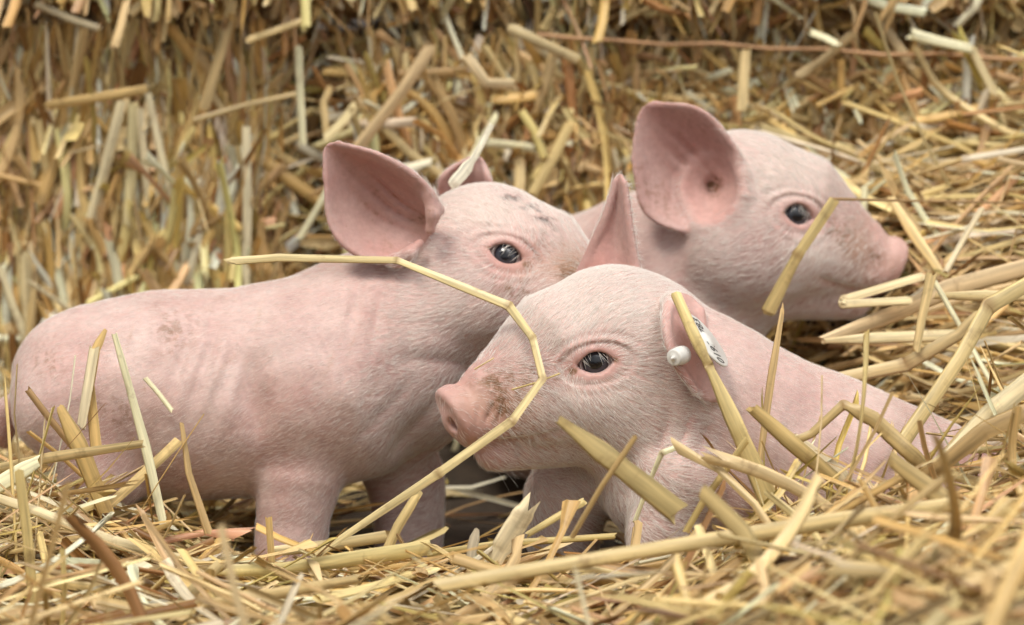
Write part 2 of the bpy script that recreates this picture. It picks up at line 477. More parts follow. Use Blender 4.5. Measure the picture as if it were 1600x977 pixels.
def build_pig(root, head, body, ears, rims, holes, lo, hi, h, colour, flow, nhair, hair_len, seed, density):
    base = np.array(root.location)
    def sdf(p):
        d = smin(head.sdf(p), body(p), 0.016)
        for c, rd in holes: d = smax(d, -ell(p, c, rd), 0.005)
        for e in ears: d = smin(d, e.sdf(p), 0.0045)
        for f in rims: d = smin(d, f(p, 0.004), 0.0045)
        return d
    PIG_FIELDS.append((lo, hi, sdf))
    V, F = surface_nets(sdf, lo, hi, h)
    N = vnormals(V, F)
    q = head.loc(V)
    att = {k: np.zeros(len(V)) for k in ('pink', 'pale', 'dirt', 'speck', 'stain', 'ear')}
    et, es, en = head.eye_coords(q)
    rr = np.sqrt((et / 11.5) ** 2 + (es / 7.0) ** 2); front = (en > 0)
    att['pink'] += front * (0.42 * gauss((rr - 1.05) / 0.28) + 0.28 * gauss((rr - 1.8) / 0.7))
    att['dirt'] += front * (1.6 * gauss((et - 13.5) / 2.6) * gauss((es + 2.5) / 2.2) + 1.1 * gauss((et + 12.0) / 2.0) * gauss((es) / 2.0))
    hx = q[:, 0]
    inhead = (np.abs(q[:, 1]) < 60) & (np.abs(q[:, 2]) < 75)
    att['pink'] += inhead * (0.22 / (1 + np.exp(-(hx - 66) / 6)) + 0.25 / (1 + np.exp(-(hx - 40) / 8)))
    et_ear = np.full(len(V), False)
    for e in ears:
        m = np.where(e.near(V))[0]
        i = e.nearest(V[m])
        dist = np.linalg.norm(V[m] - e.G[i], axis=1)
        on = dist < 0.0045
        inner = ((V[m] - e.G[i]) * e.N[i]).sum(1) > 0
        u, v = e.U[i], e.V[i]
        rim = np.minimum(v, 1 - v)
        pk = np.where(inner, 0.30 + 0.35 * gauss((v - 0.3) / 0.22) * (1 - u * 0.4) + 0.2 * gauss(u / 0.35), 0.2)
        att['pink'][m] = np.where(on, np.maximum(att['pink'][m], pk), att['pink'][m])
        att['pink'][m] += np.where(on & inner, 0.35 * e.valley[i], 0)
        att['dirt'][m] += np.where(on & inner, 0.55 * e.valley[i], 0)
        et_ear[m] |= on & inner
        att['ear'][m] = np.where(on, np.maximum(att['ear'][m], np.clip(u * 3 - 0.3, 0, 1)), att['ear'][m])
    for c, rd in holes:
        k_ = gauss(np.maximum(ell(V, c, rd), 0) / 0.003)
        att['pink'] = np.maximum(att['pink'], 0.55 * k_); et_ear |= k_ > 0.6
    colour(V, N, q, head, att)
    att['dirt'] += 0.75 * np.clip(noise1(V, 70, 61) - 0.55, 0, 1) + 0.5 * np.clip(noise1(V, 240, 62) - 0.8, 0, 1)
    att['speck'] *= np.clip(0.85 + 0.9 * noise1(V, 1300, 51), 0, 1.4)
    for k in att: att[k] = np.clip(att[k], 0, 1)
    me = mesh_np('body', V - base, F, (M_SKIN,))
    for k, v in att.items():
        a = me.attributes.new(k, 'FLOAT', 'POINT'); a.data.foreach_set('value', v.astype(np.float32))
    skin = link('body', me, root)
    # eyes
    t, sv, n = head.eye_frame()
    for sgn in (1, -1):
        fl = np.array([1, sgn, 1.0])
        c = head.EYE_C * fl
        rings, seg = 26, 36
        th = np.linspace(0, math.pi, rings + 1)
        vs = []; ang = []
        for a in th:
            bulge = 1 + 0.035 * gauss(a / 0.55)
            for j in range(seg):
                ph = 2 * math.pi * j / seg
                d = math.cos(a) * n + math.sin(a) * (math.cos(ph) * t + math.sin(ph) * sv)
                vs.append(head.wor((c + head.EYE_R * bulge * d * fl)[None])[0] - base); ang.append(a / 1.2)
        fs = [[i * seg + j, i * seg + (j + 1) % seg, (i + 1) * seg + (j + 1) % seg, (i + 1) * seg + j] for i in range(rings) for j in range(seg)]
        em = mesh_np('eye', np.array(vs), np.array(fs), (M_EYE,))
        a = em.attributes.new('ang', 'FLOAT', 'POINT'); a.data.foreach_set('value', np.clip(np.array(ang, np.float32), 0, 1))
        eye = link('eye', em, root)
        # white lashes from the upper lid
        r = np.random.default_rng(seed + 5 + sgn)
        L = []
        for k in range(15):
            x = r.uniform(-9, 9)
            z = 6.6 * (1 - (x / 11) ** 2) + r.normal(0, 0.35) + 0.2
            yy = math.sqrt(max((head.EYE_R + 1.4) ** 2 - x * x - z * z, 4))
            b0 = c + (t * x + sv * z + n * yy) * fl
            ln = r.uniform(6, 10)
            dr = n * 0.62 - sv * r.uniform(0.45, 1.0) - t * r.uniform(-0.1, 0.75)
            pts = [b0 + fl * (dr * ln * w + n * 1.0 * math.sin(w * 3.1)) for w in (0, 0.33, 0.66, 1)]
            L.append(head.wor(np.array(pts)) - base)
        L = np.array(L)
        hair_object('eyelashes', L, np.tile(np.array([0.085, 0.08, 0.06, 0.03]) * MM, (len(L), 1)), M_LASH, root)
    # downy coat
    r = np.random.default_rng(seed)
    A = V[F]
    ar = 0.5 * np.linalg.norm(np.cross(A[:, 2] - A[:, 0], A[:, 3] - A[:, 1]), axis=1)
    fc = A.mean(1); fq = head.loc(fc)
    w = ar * density(fc, fq, N[F[:, 0]], head) * np.where(et_ear[F[:, 0]], 0.0, 1.0)
    w = w * (1 - 0.9 * np.clip(att['speck'][F[:, 0]] * 1.5, 0, 1)) * (1 - 0.6 * np.clip(att['dirt'][F[:, 0]], 0, 1))
    a, b, cc = head.eye_coords(fq)
    w = w * np.where((cc > 0) & (np.sqrt((a / 12.5) ** 2 + (b / 8.2) ** 2) < 1.05), 0.0, 1.0)
    w = w * np.clip((74 - fq[:, 0]) / 30, 0.05, 1)
    fi = r.choice(len(F), nhair, p=w / w.sum())
    s_, t_ = r.random((2, nhair, 1))
    Q = F[fi]
    def bil(X): return (X[Q[:, 0]] * (1 - s_) + X[Q[:, 1]] * s_) * (1 - t_) + (X[Q[:, 3]] * (1 - s_) + X[Q[:, 2]] * s_) * t_
    p0 = bil(V); n0 = bil(N); n0 /= np.linalg.norm(n0, axis=1, keepdims=True)
    d0 = flow(p0, head.loc(p0), head)
    # locks: neighbours lean the same way
    wob = np.stack([noise1(p0, 420, 21), noise1(p0, 420, 22), noise1(p0, 420, 23)], 1) * 0.14 + np.stack([noise1(p0, 1500, 31), noise1(p0, 1500, 32), noise1(p0, 1500, 33)], 1) * 0.20
    d0 = d0 + wob + r.normal(0, 0.13, d0.shape)
    d0 = d0 - (d0 * n0).sum(1, keepdims=True) * n0
    d0 /= np.linalg.norm(d0, axis=1, keepdims=True) + 1e-9
    ln = hair_len(p0, head.loc(p0), head) * r.uniform(0.55, 1.25, nhair)
    lift = r.uniform(0.12, 0.34, (nhair, 1))
    pts = np.stack([p0 - base + ln[:, None] * (d0 * w_ + n0 * lift * (w_ - 0.62 * w_ * w_)) for w_ in (0.0, 0.4, 0.75, 1.0)], 1)
    rad = np.array([0.055, 0.05, 0.036, 0.014]) * MM * (0.60 + 0.50 / (1 + np.exp(-(head.loc(p0)[:, :1] + 60) / 8))) * r.uniform(0.7, 1.2, (nhair, 1))
    hair_object('coat', pts, rad, M_FUR, root)['kind'] = 'stuff'
    # whiskers of the muzzle and chin
    ws = np.where((q[:, 0] > 30) & (q[:, 0] < 66) & (q[:, 2] < -18) & (N @ np.array([0, -1, -0.3]) > 0.1))[0]
    ws = r.choice(ws, 20, replace=False)
    dw = N[ws] * 0.8 + r.normal(0, 0.5, (20, 3)) + np.array([0, 0, -0.15]) - head.B[:, 0] * 0.7
    lw = r.uniform(5, 11, (20, 1)) * MM
    wp = np.stack([V[ws] - base + dw * lw * t_ + np.array([0, 0, -0.003]) * t_ * t_ for t_ in (0, .35, .7, 1)], 1)
    hair_object('whiskers', wp, np.tile(np.array([0.06, 0.05, 0.04, 0.015]) * MM, (20, 1)), M_LASH, root)
    return V, N

def sP(Y): return (Y - CAM[1]) / math.cos(PITCH) / FPX           # metres for one photo pixel at depth Y
def chain(pts):
    """(px,py,Y,r_px) -> smooth tube sdf pieces"""
    W = [(P(a, b, Y), r * sP(Y)) for a, b, Y, r in pts]
    def f(p, k=0.02):
        d = None
        for (a, ra), (b, rb) in zip(W[:-1], W[1:]):
            c = cone(p, a, b, ra, rb)
            d = c if d is None else smin(d, c, k)
        return d
    return f
def pix(p):
    v = p - CAM; z = v @ FWD
    return 800 + (v @ RGT) / z * FPX, 488.5 - (v @ UPV) / z * FPX

def std_flow(back, down=0.35):
    back = unit(back)
    def flow(p, q, head):
        f, n, u = head.B.T
        w = 1 / (1 + np.exp((q[:, 0] + 55) / 8))                  # 1 on the body, 0 on the head
        side = np.sign(q[:, 1])[:, None]
        low = 1 / (1 + np.exp((q[:, 2] - 2) / 8))[:, None]
        dh = -f + u * (0.55 * (1 - low) - 0.75 * low) * np.clip((q[:, 0:1] + 60) / 60, 0, 1)
        et, es, en = head.eye_coords(q)
        ring = gauss(np.sqrt(et ** 2 + es ** 2) / 22)[:, None] * (en > 0)[:, None]
        t, sv, n_ = head.eye_frame()
        fl = np.stack([np.ones(len(q)), np.sign(q[:, 1]), np.ones(len(q))], 1)
        rad = ((et[:, None] * t + es[:, None] * sv) * fl) @ head.B.T
        rad /= np.linalg.norm(rad, axis=1, keepdims=True) + 1e-9
        dh = dh + rad * ring * 1.6
        db = back + np.array([0, 0, -down])
        return dh * (1 - w[:, None]) + db * w[:, None]
    return flow
def std_len(p, q, head):
    w = 1 / (1 + np.exp((q[:, 0] + 60) / 8))
    snout = np.clip((q[:, 0] - 30) / 40, 0, 1)
    top = np.clip((q[:, 2] + 5) / 25, 0, 1)
    l = 6.6 * (1 - w) + 4.6 * w
    return l * (1 - 0.35 * snout * (1 - top)) * MM

# ------------------------------------------------------------------ piglet standing on the left
rA = empty('piglet', P(300, 880, 0.085))
tag(rA, 'pink piglet standing side-on at the left, head over its neighbour, dark specks on brow', 'piglet', 'piglets in the straw')
hA = Head(1, math.radians(20), math.radians(5), math.radians(17), (782, 398), 0.062, 0.97, gaze=(0.33, 0.93, 0.06))
YA = 0.085
torsoA = chain([(128, 600, YA, 112), (210, 612, YA, 140), (300, 618, YA, 152), (410, 615, YA, 150), (505, 590, YA, 156), (585, 520, YA + 0.008, 118), (680, 450, YA + 0.012, 100)])
chestA = chain([(560, 600, YA, 125), (620, 600, YA + .008, 108), (655, 540, YA + .008, 96)])
fl1 = chain([(480, 660, 0.062, 92), (462, 745, 0.052, 64), (457, 800, 0.050, 52), (454, 850, 0.049, 50), (452, 905, 0.048, 46)])
fl2 = chain([(600, 670, 0.115, 80), (632, 745, 0.115, 56), (637, 805, 0.115, 47), (636, 850, 0.115, 46), (634, 900, 0.115, 42)])
hl1 = chain([(118, 640, 0.060, 92), (165, 735, 0.050, 58), (120, 800, 0.052, 38), (118, 905, 0.050, 36)])
hl2 = chain([(118, 640, 0.115, 92), (175, 735, 0.125, 58), (130, 800, 0.125, 38), (128, 900, 0.125, 36)])
tailA = chain([(36, 612, YA, 14), (10, 642, YA + .01, 8), (2, 672, YA + .015, 6), (8, 694, YA + .02, 4)])
def bodyA(p):
    d = torsoA(p); d = smin(d, chestA(p), 0.018)
    d = smin(d, hl1(p, 0.012), 0.012); d = smin(d, hl2(p, 0.012), 0.012)
    d = smin(d, fl1(p, 0.012), 0.008); d = smin(d, fl2(p, 0.012), 0.010)
    d = smin(d, tailA(p), 0.004)
    x, y = pix(p)
    ns = (p[:, 1] < YA)
    d = d + ns * MM * (6.5 * gauss((x - 398 - 0.12 * (y - 640)) / 26) * gauss((y - 625) / 60)      # hollow behind the shoulder
                       - 2.6 * gauss((x - 470) / 42) * gauss((y - 640) / 90)
                       + 3.4 * gauss((x - 225) / 30) * gauss((y - 705) / 60)                       # flank
                       + 1.9 * gauss((x - 556 + 0.25 * (y - 470)) / 9) * gauss((y - 480) / 45)     # folds of the neck
                       + 1.9 * gauss((x - 596 + 0.2 * (y - 470)) / 9) * gauss((y - 490) / 50)
                       + 1.0 * gauss((x - 640) / 9) * gauss((y - 520) / 40)
                       + 5.0 * gauss((x - 650) / 42) * gauss((y - 690) / 50)                      # breast, set back under the throat
                       + 3.2 * gauss(((x - 655) * 0.73 + (y - 655) * 0.68) / 10) * gauss(((x - 655) * 0.68 - (y - 655) * 0.73) / 85)
                       + 2.2 * gauss(((x - 600) * 0.73 + (y - 640) * 0.68) / 10) * gauss(((x - 600) * 0.68 - (y - 640) * 0.73) / 60)
                       - 2.4 * gauss((x - 545) / 40) * gauss((y - 600) / 60)                       # point of the shoulder
                       - 1.8 * gauss((x - 120) / 45) * gauss((y - 560) / 60)                       # hip
                       + 1.4 * np.sin((x + 0.35 * y) * 0.16) * gauss((x - 310) / 70) * gauss((y - 580) / 70)   # ribs
                       + 2.6 * gauss((y - 560 - 0.12 * (x - 660) ** 2 / 60) / 13) * gauss((x - 690) / 60))
    # hoof split and a slight unevenness of the flesh
    return d + MM * (1.3 * noise1(p, 75, 5) + 0.45 * noise1(p, 190, 6))
earA = Ear([[(684, 326, -6), (676, 348, 4), (652, 382, 4), (622, 408, -6)],
            [(652, 280, -16), (630, 314, 10), (592, 354, 9), (562, 397, -10)],
            [(592, 243, -17), (579, 266, 4), (549, 308, 4), (519, 352, -10)],
            [(530, 226, -9), (515, 228, -7), (509, 240, -7), (509, 268, -8)]], 0.062, ridges=2.4)
earA2 = Ear([[(690, 300, 0), (710, 305, 10), (740, 305, 10), (775, 300, 0)],
             [(692, 280, -6), (712, 278, 4), (740, 280, 4), (768, 290, -6)],
             [(706, 264, -6), (720, 262, 0), (742, 264, 0), (762, 275, -6)],
             [(735, 248, -2), (742, 246, -2), (750, 248, -2), (757, 258, -2)]], 0.135)
def colourA(V, N, q, head, att):
    x, y = pix(V); ns = V[:, 1] < head.O[1] + 0.02
    r = np.random.default_rng(4)
    for sx, sy, a, b, s in ((799, 309, 13, 5, 1.3), (832, 322, 8, 4, 1.2), (850, 342, 14, 5, 1.2), (842, 330, 5, 3, .8), (818, 325, 6, 3, .7), (862, 352, 8, 3.5, .6), (872, 360, 5, 3, .6)):
        att['speck'] += s * gauss((x - sx - (y - sy)) / a) * gauss((y - sy) / b)
    for k in range(26):
        sx, sy, s = r.uniform(530, 690), r.uniform(245, 400), r.uniform(1.2, 2.6)
        att['dirt'] += ns * r.uniform(.5, 1.1) * gauss((x - sx) / s / 1.3) * gauss((y - sy) / s)
    att['dirt'] += ns * (1.1 * gauss((x - 885) / 18) * gauss((y - 428) / 20) + 0.6 * gauss((x - 655) / 16) * gauss((y - 342) / 12) + 0.5 * gauss((x - 605) / 10) * gauss((y - 385) / 12) + .85 * gauss((x - 800) / 44) * gauss((y - 455) / 18) + .5 * gauss((x - 850) / 40) * gauss((y - 375) / 30))
    att['stain'] += ns * (0.9 * gauss((x - 893) / 30) * gauss((y - 418) / 36) + 0.35 * gauss((x - 830) / 40) * gauss((y - 420) / 26) + .35 * gauss((x - 655) / 16) * gauss((y - 350) / 20))
    for k in range(9):                                       # scratches and straw marks on the flank
        sx, sy, ln_, an = r.uniform(200, 620), r.uniform(480, 640), r.uniform(8, 22), r.uniform(0.4, 1.4)
        u_ = (x - sx) * math.cos(an) - (y - sy) * math.sin(an); v_ = (x - sx) * math.sin(an) + (y - sy) * math.cos(an)
        att['stain'] += ns * 0.45 * gauss(u_ / ln_) * gauss(v_ / 1.8)
    att['pale'] += 0.5 * ns * gauss((x - 770) / 90) * gauss((y - 330) / 36)
    att['pink'] += 0.30 * gauss((x - 430) / 40) * gauss((y - 640) / 60) + 0.22 * gauss((x - 580) / 60) * gauss((y - 480) / 60) + 0.25 * gauss((x - 90) / 50) * gauss((y - 560) / 50)
    att['pink'] += 0.6 * (x < 22) * gauss((y - 680) / 40)
def densA(c, q, n, head): return np.where(n[:, 1] < 0.35, 1.0, 0.15) * np.where(q[:, 0] > -60, 1.5, 0.8)
build_pig(rA, hA, bodyA, [earA, earA2], [chain([(668, 306, .050, 9), (676, 334, .050, 9), (672, 360, .052, 8)]), chain([(618, 408, .054, 9), (640, 396, .052, 9), (656, 380, .056, 7)])], [(P(640, 346, .042), (.019, .024, .0175))], (-0.325, -0.005, -0.005), (0.085, 0.20, 0.285), 0.0014, colourA, std_flow((-1, 0, -0.12)), 54000, std_len, 41, densA)

# ------------------------------------------------------------------ piglet in front, facing left, with the ear tag
rB = empty('piglet', P(1200, 900, 0.02))
tag(rB, 'tagged pink piglet in front, muddy snout turned left, a bent stalk across its face', 'piglet', 'piglets in the straw')
hB = Head(-1, math.radians(20), math.radians(3), math.radians(0), (940, 568), -0.036, 1.0, gaze=(0.34, 0.93, 0.05))
torsoB = chain([(1030, 560, 0.008, 104), (1115, 620, 0.010, 108), (1195, 695, 0.015, 134), (1305, 752, 0.022, 146), (1430, 785, 0.034, 130), (1510, 790, 0.045, 98)])
chestB = chain([(1020, 660, 0.0, 92), (1045, 745, 0.005, 96), (1120, 760, 0.01, 110)])
flB1 = chain([(1060, 750, -0.030, 66), (1030, 830, -0.034, 46), (1020, 920, -0.034, 40)])
flB2 = chain([(960, 730, 0.036, 66), (884, 775, 0.040, 56), (880, 830, 0.040, 52), (880, 905, 0.040, 44)])
hlB1 = chain([(1440, 790, -0.004, 84), (1400, 860, -0.016, 50), (1450, 905, -0.016, 36), (1440, 940, -0.016, 34)])
hlB2 = chain([(1460, 780, 0.075, 84), (1430, 850, 0.085, 50), (1470, 880, 0.085, 36), (1460, 905, 0.085, 34)])
tailB = chain([(1560, 720, 0.045, 22), (1596, 712, 0.04, 13), (1620, 735, 0.035, 9), (1612, 765, 0.04, 6)])
def bodyB(p):
    d = smin(torsoB(p), chestB(p), 0.016)
    d = smin(d, flB1(p, 0.012), 0.010); d = smin(d, flB2(p, 0.012), 0.010)
    d = smin(d, hlB1(p, 0.012), 0.012); d = smin(d, hlB2(p, 0.012), 0.012)
    d = smin(d, tailB(p), 0.004)
    x, y = pix(p); ns = (p[:, 1] < 0.02)
    d = d + ns * MM * (1.9 * gauss((x - 1030 + 0.18 * (y - 700)) / 8) * gauss((y - 690) / 55)
                       + 1.5 * gauss((x - 1066 + 0.32 * (y - 680)) / 7) * gauss((y - 690) / 60)
                       + 1.2 * gauss((x - 1098 + 0.3 * (y - 680)) / 9) * gauss((y - 690) / 50)
                       + 2.0 * gauss((x - 985) / 12) * gauss((y - 745) / 40))
    return d + MM * (0.8 * noise1(p, 80, 15) + 0.3 * noise1(p, 200, 16))
earB = Ear([[(1046, 472, 8), (1058, 466, 18), (1076, 470, 24), (1092, 486, 20)],
            [(1041, 514, -17), (1056, 508, -3), (1080, 516, 6), (1096, 538, 4)],
            [(1055, 564, -26), (1072, 562, -10), (1094, 568, -2), (1110, 590, -4)],
            [(1084, 608, -22), (1092, 614, -13), (1104, 622, -8), (1120, 622, -9)]], -0.030, r0=2.2, r1=1.5)
earB2 = Ear([[(905, 440, 4), (935, 436, -2), (966, 436, -2), (996, 436, -8)],
             [(928, 385, 2), (944, 380, 2), (966, 380, 2), (988, 388, -9)],
             [(948, 335, 0), (957, 330, 3), (968, 328, 2), (982, 340, -8)],
             [(962, 284, 0), (966, 278, 2), (970, 277, 0), (976, 288, -5)]], 0.040, r0=2.6, r1=1.6)
def colourB(V, N, q, head, att):
    x, y = pix(V); ns = V[:, 1] < head.O[1] + 0.02
    r = np.random.default_rng(8)
    att['dirt'] += 1.15 * ns * (1.0 * gauss((x - 778 - 0.1 * (y - 630)) / 12) * gauss((y - 632) / 30) + 0.62 * gauss((x - 815) / 38) * gauss((y - 640) / 50)
                         + 0.62 * gauss((x - 775 + 1.1 * (y - 582)) / 26) * gauss((y - 590) / 16) + 0.45 * gauss((x - 840) / 50) * gauss((y - 590) / 26))
    for k in range(40):
        sx, sy, s = r.uniform(760, 880), r.uniform(570, 720), r.uniform(1.0, 2.6)
        att['dirt'] += ns * r.uniform(.6, 1.2) * gauss((x - sx) / s) * gauss((y - sy) / s)
    for sx, sy, s, v in ((932, 539, 3, 1.0), (957, 650, 2, .7), (975, 655, 2, .8), (969, 662, 2, .8), (808, 710, 5, .7)):
        att['speck' if v < .75 else 'dirt'] += ns * v * gauss((x - sx) / s) * gauss((y - sy) / s)
    att['stain'] += ns * (0.62 * gauss((x - 800) / 48) * gauss((y - 640) / 48) + 0.35 * gauss((x - 735) / 34) * gauss((y - 630) / 34) + 0.3 * gauss((x - 850) / 40) * gauss((y - 700) / 26))
    att['pale'] += ns * (0.45 * gauss((x - 930) / 90) * gauss((y - 480) / 45) + 0.30 * gauss((x - 960) / 70) * gauss((y - 620) / 30))
    att['pink'] += ns * (0.28 * gauss((x - 1050) / 40) * gauss((y - 650) / 60) + 0.2 * gauss((x - 1090) / 60) * gauss((y - 760) / 50) + 0.3 * gauss((x - 1075) / 30) * gauss((y - 560) / 60))
    att['pink'] += 0.7 * (x > 1490) * gauss((y - 725) / 40)
def densB(c, q, n, head): return np.where(n[:, 1] < 0.45, 1.0, 0.15) * np.where(q[:, 0] > -60, 2.2, 0.8)
build_pig(rB, hB, bodyB, [earB, earB2], [chain([(1050, 478, -.024, 14), (1066, 500, -.018, 16), (1086, 520, -.012, 14)])], [], (-0.060, -0.085, -0.005), (0.325, 0.125, 0.265), 0.0013, colourB, std_flow((1, 0.1, -0.25)), 66000, std_len, 42, densB)

# ------------------------------------------------------------------ piglet behind on the right
rC = empty('piglet', P(1000, 760, 0.24))
tag(rC, 'pink piglet at the back right, large upright ear open, snout pressed into straw', 'piglet', 'piglets in the straw')
hC = Head(1, math.radians(-13), math.radians(5), math.radians(3), (1243, 338), 0.162, 1.05, gaze=(0.12, 0.985, 0.08))
torsoC = chain([(1110, 380, 0.205, 96), (1020, 418, 0.222, 112), (930, 463, 0.245, 116), (840, 505, 0.275, 110), (770, 530, 0.30, 96)])
chestC = chain([(1130, 430, 0.205, 96), (1080, 490, 0.21, 105), (960, 585, 0.24, 115), (840, 640, 0.265, 112)])
flC1 = chain([(1090, 520, 0.185, 70), (1110, 600, 0.18, 48), (1108, 740, 0.18, 42)])
flC2 = chain([(1060, 520, 0.25, 70), (1100, 600, 0.25, 48), (1098, 730, 0.25, 42)])
def bodyC(p):
    d = smin(torsoC(p), chestC(p), 0.018)
    d = smin(d, flC1(p, 0.012), 0.010); d = smin(d, flC2(p, 0.012), 0.010)
    return d + MM * (0.8 * noise1(p, 80, 25) + 0.3 * noise1(p, 200, 26))
earC = Ear([[(1166, 292, -6), (1140, 305, 6), (1124, 322, 6), (1108, 352, -4)],
            [(1142, 228, -14), (1110, 265, 10), (1080, 310, 9), (1062, 357, -10)],
            [(1092, 174, -14), (1062, 212, 3), (1035, 266, 3), (1008, 326, -10)],
            [(1022, 163, -8), (1006, 172, -7), (996, 198, -7), (991, 250, -8)]], 0.170, ridges=2.4)
earC2 = Ear([[(1150, 260, 0), (1130, 270, 12), (1110, 280, 12), (1090, 300, 0)],
             [(1120, 215, -6), (1100, 235, 4), (1080, 255, 4), (1060, 285, -6)],
             [(1080, 195, -6), (1070, 210, 0), (1055, 230, 0), (1045, 255, -6)],
             [(1050, 190, -4), (1045, 195, -4), (1040, 205, -4), (1038, 220, -4)]], 0.255)
def colourC(V, N, q, head, att):
    x, y = pix(V); ns = V[:, 1] < head.O[1] + 0.02
    att['dirt'] += ns * (1.3 * gauss((x - 1116) / 13) * gauss((y - 290) / 16) + 0.8 * gauss((x - 1368) / 10) * gauss((y - 405) / 26) + 0.42 * gauss((x - 1330) / 26) * gauss((y - 385) / 40))
    att['stain'] += ns * (0.6 * gauss((x - 1340) / 26) * gauss((y - 390) / 44) + 0.3 * gauss((x - 1395) / 20) * gauss((y - 410) / 24) + 0.25 * gauss((x - 1290) / 34) * gauss((y - 450) / 26))
    att['speck'] += ns * (0.8 * gauss((x - 1110) / 6) * gauss((y - 292) / 9))
    att['pale'] += ns * (0.65 * gauss((x - 1225) / 70) * gauss((y - 265) / 50) + 0.6 * gauss((x - 1270) / 40) * gauss((y - 400) / 20))
    att['pink'] += ns * 0.2 * gauss((x - 1200) / 60) * gauss((y - 470) / 40)
def densC(c, q, n, head): return np.where(n[:, 1] < 0.35, 1.0, 0.1) * np.where(q[:, 0] > -60, 1.5, 0.7)
build_pig(rC, hC, bodyC, [earC, earC2], [chain([(1150, 245, .160, 8), (1162, 275, .156, 10), (1164, 305, .153, 11), (1152, 332, .152, 11), (1128, 348, .155, 10), (1092, 356, .159, 8)])], [(P(1104, 284, .146), (.024, .029, .027)), (P(1114, 292, .168), (.0055, .016, .0065))], (-0.06, 0.10, -0.005), (0.285, 0.36, 0.315), 0.0014, colourC, std_flow((-1, 0.3, -0.1)), 50000, std_len, 43, densC)
def sstep(a, b, x):
    t = np.clip((x - a) / (b - a), 0, 1); return t * t * (3 - 2 * t)
# ------------------------------------------------------------------ straw
def make_straw(name, single):
    m = bpy.data.materials.new(name)
    nt, b = nodes(m)
    uv = node(nt, 'ShaderNodeUVMap', uv_map='uv')
    if single:
        oi = node(nt, 'ShaderNodeObjectInfo'); tint = oi.outputs['Color']
        off = node(nt, 'ShaderNodeVectorMath', operation='SCALE'); off.inputs[0].default_value = (13, 7, 0)
        nt.links.new(oi.outputs['Random'], off.inputs['Scale'])
        ad = node(nt, 'ShaderNodeVectorMath', operation='ADD'); nt.links.new(uv.outputs[0], ad.inputs[0]); nt.links.new(off.outputs[0], ad.inputs[1])
        vec = ad.outputs[0]
    else:
        at = node(nt, 'ShaderNodeAttribute'); at.attribute_name = 'tint'; tint = at.outputs['Color']
        vec = uv.outputs[0]
    mp = node(nt, 'ShaderNodeMapping'); nt.links.new(vec, mp.inputs['Vector']); mp.inputs['Scale'].default_value = (5.5, 16.0, 1.0)   # fibres: fine across, long along
    n1 = node(nt, 'ShaderNodeTexNoise', Scale=1.0, Detail=3.0, Roughness=0.6); nt.links.new(mp.outputs[0], n1.inputs['Vector'])
    mp2 = node(nt, 'ShaderNodeMapping'); nt.links.new(vec, mp2.inputs['Vector']); mp2.inputs['Scale'].default_value = (0.8, 60.0, 1.0)
    n2 = node(nt, 'ShaderNodeTexNoise', Scale=1.0, Detail=4.0, Roughness=0.65); nt.links.new(mp2.outputs[0], n2.inputs['Vector'])
    r1 = node(nt, 'ShaderNodeMapRange'); nt.links.new(n1.outputs[0], r1.inputs[0])
    r1.inputs[1].default_value = 0.3; r1.inputs[2].default_value = 0.7; r1.inputs[3].default_value = 0.56; r1.inputs[4].default_value = 1.2
    c = mixc(nt, 1.0, tint, r1.outputs[0], 'MULTIPLY')
    r2 = node(nt, 'ShaderNodeMapRange'); nt.links.new(n2.outputs[0], r2.inputs[0])
    r2.inputs[1].default_value = 0.56; r2.inputs[2].default_value = 0.74; r2.inputs[4].default_value = 0.6
    c = mixc(nt, r2.outputs[0], c, (0.20, 0.105, 0.04))
    c = mixc(nt, fattr(nt, 'joint'), c, (0.26, 0.14, 0.05))
    nt.links.new(c, b.inputs['Base Color'])
    b.inputs['Roughness'].default_value = 0.40
    b.inputs['Specular IOR Level'].default_value = 0.45
    bp = node(nt, 'ShaderNodeBump', Strength=0.5, Distance=0.0004); nt.links.new(n1.outputs[0], bp.inputs['Height'])
    nt.links.new(bp.outputs[0], b.inputs['Normal'])
    tr = node(nt, 'ShaderNodeBsdfTranslucent'); nt.links.new(c, tr.inputs[0])
    mx = node(nt, 'ShaderNodeMixShader'); mx.inputs[0].default_value = 0.18
    out = [n for n in nt.nodes if n.type == 'OUTPUT_MATERIAL'][0]
    nt.links.new(b.outputs[0], mx.inputs[1]); nt.links.new(tr.outputs[0], mx.inputs[2]); nt.links.new(mx.outputs[0], out.inputs[0])
    return m
M_STRAW = make_straw('straw_bulk', False); M_STALK = make_straw('straw_stalk', True)
def make_litter(name, c1, c2):
    m = bpy.data.materials.new(name); nt, b = nodes(m)
    tc = node(nt, 'ShaderNodeTexCoord')
    mp = node(nt, 'ShaderNodeMapping'); nt.links.new(tc.outputs['Object'], mp.inputs['Vector']); mp.inputs['Scale'].default_value = (1.0, 1.0, 0.35)
    n = node(nt, 'ShaderNodeTexNoise', Scale=90.0, Detail=6.0, Roughness=0.7); nt.links.new(mp.outputs[0], n.inputs['Vector'])
    nt.links.new(mixc(nt, n.outputs[0], c1, c2), b.inputs['Base Color'])
    b.inputs['Roughness'].default_value = 0.9
    bp = node(nt, 'ShaderNodeBump', Strength=0.8, Distance=0.004); nt.links.new(n.outputs[0], bp.inputs['Height']); nt.links.new(bp.outputs[0], b.inputs['Normal'])
    return m
M_CORE = make_litter('bale_core', (0.22, 0.13, 0.05), (0.42, 0.28, 0.12))
M_GROUND = make_litter('shade_dark_litter', (0.018, 0.012, 0.008), (0.06, 0.04, 0.024))  # litter colour darkened to stand in for the shade between the piglets

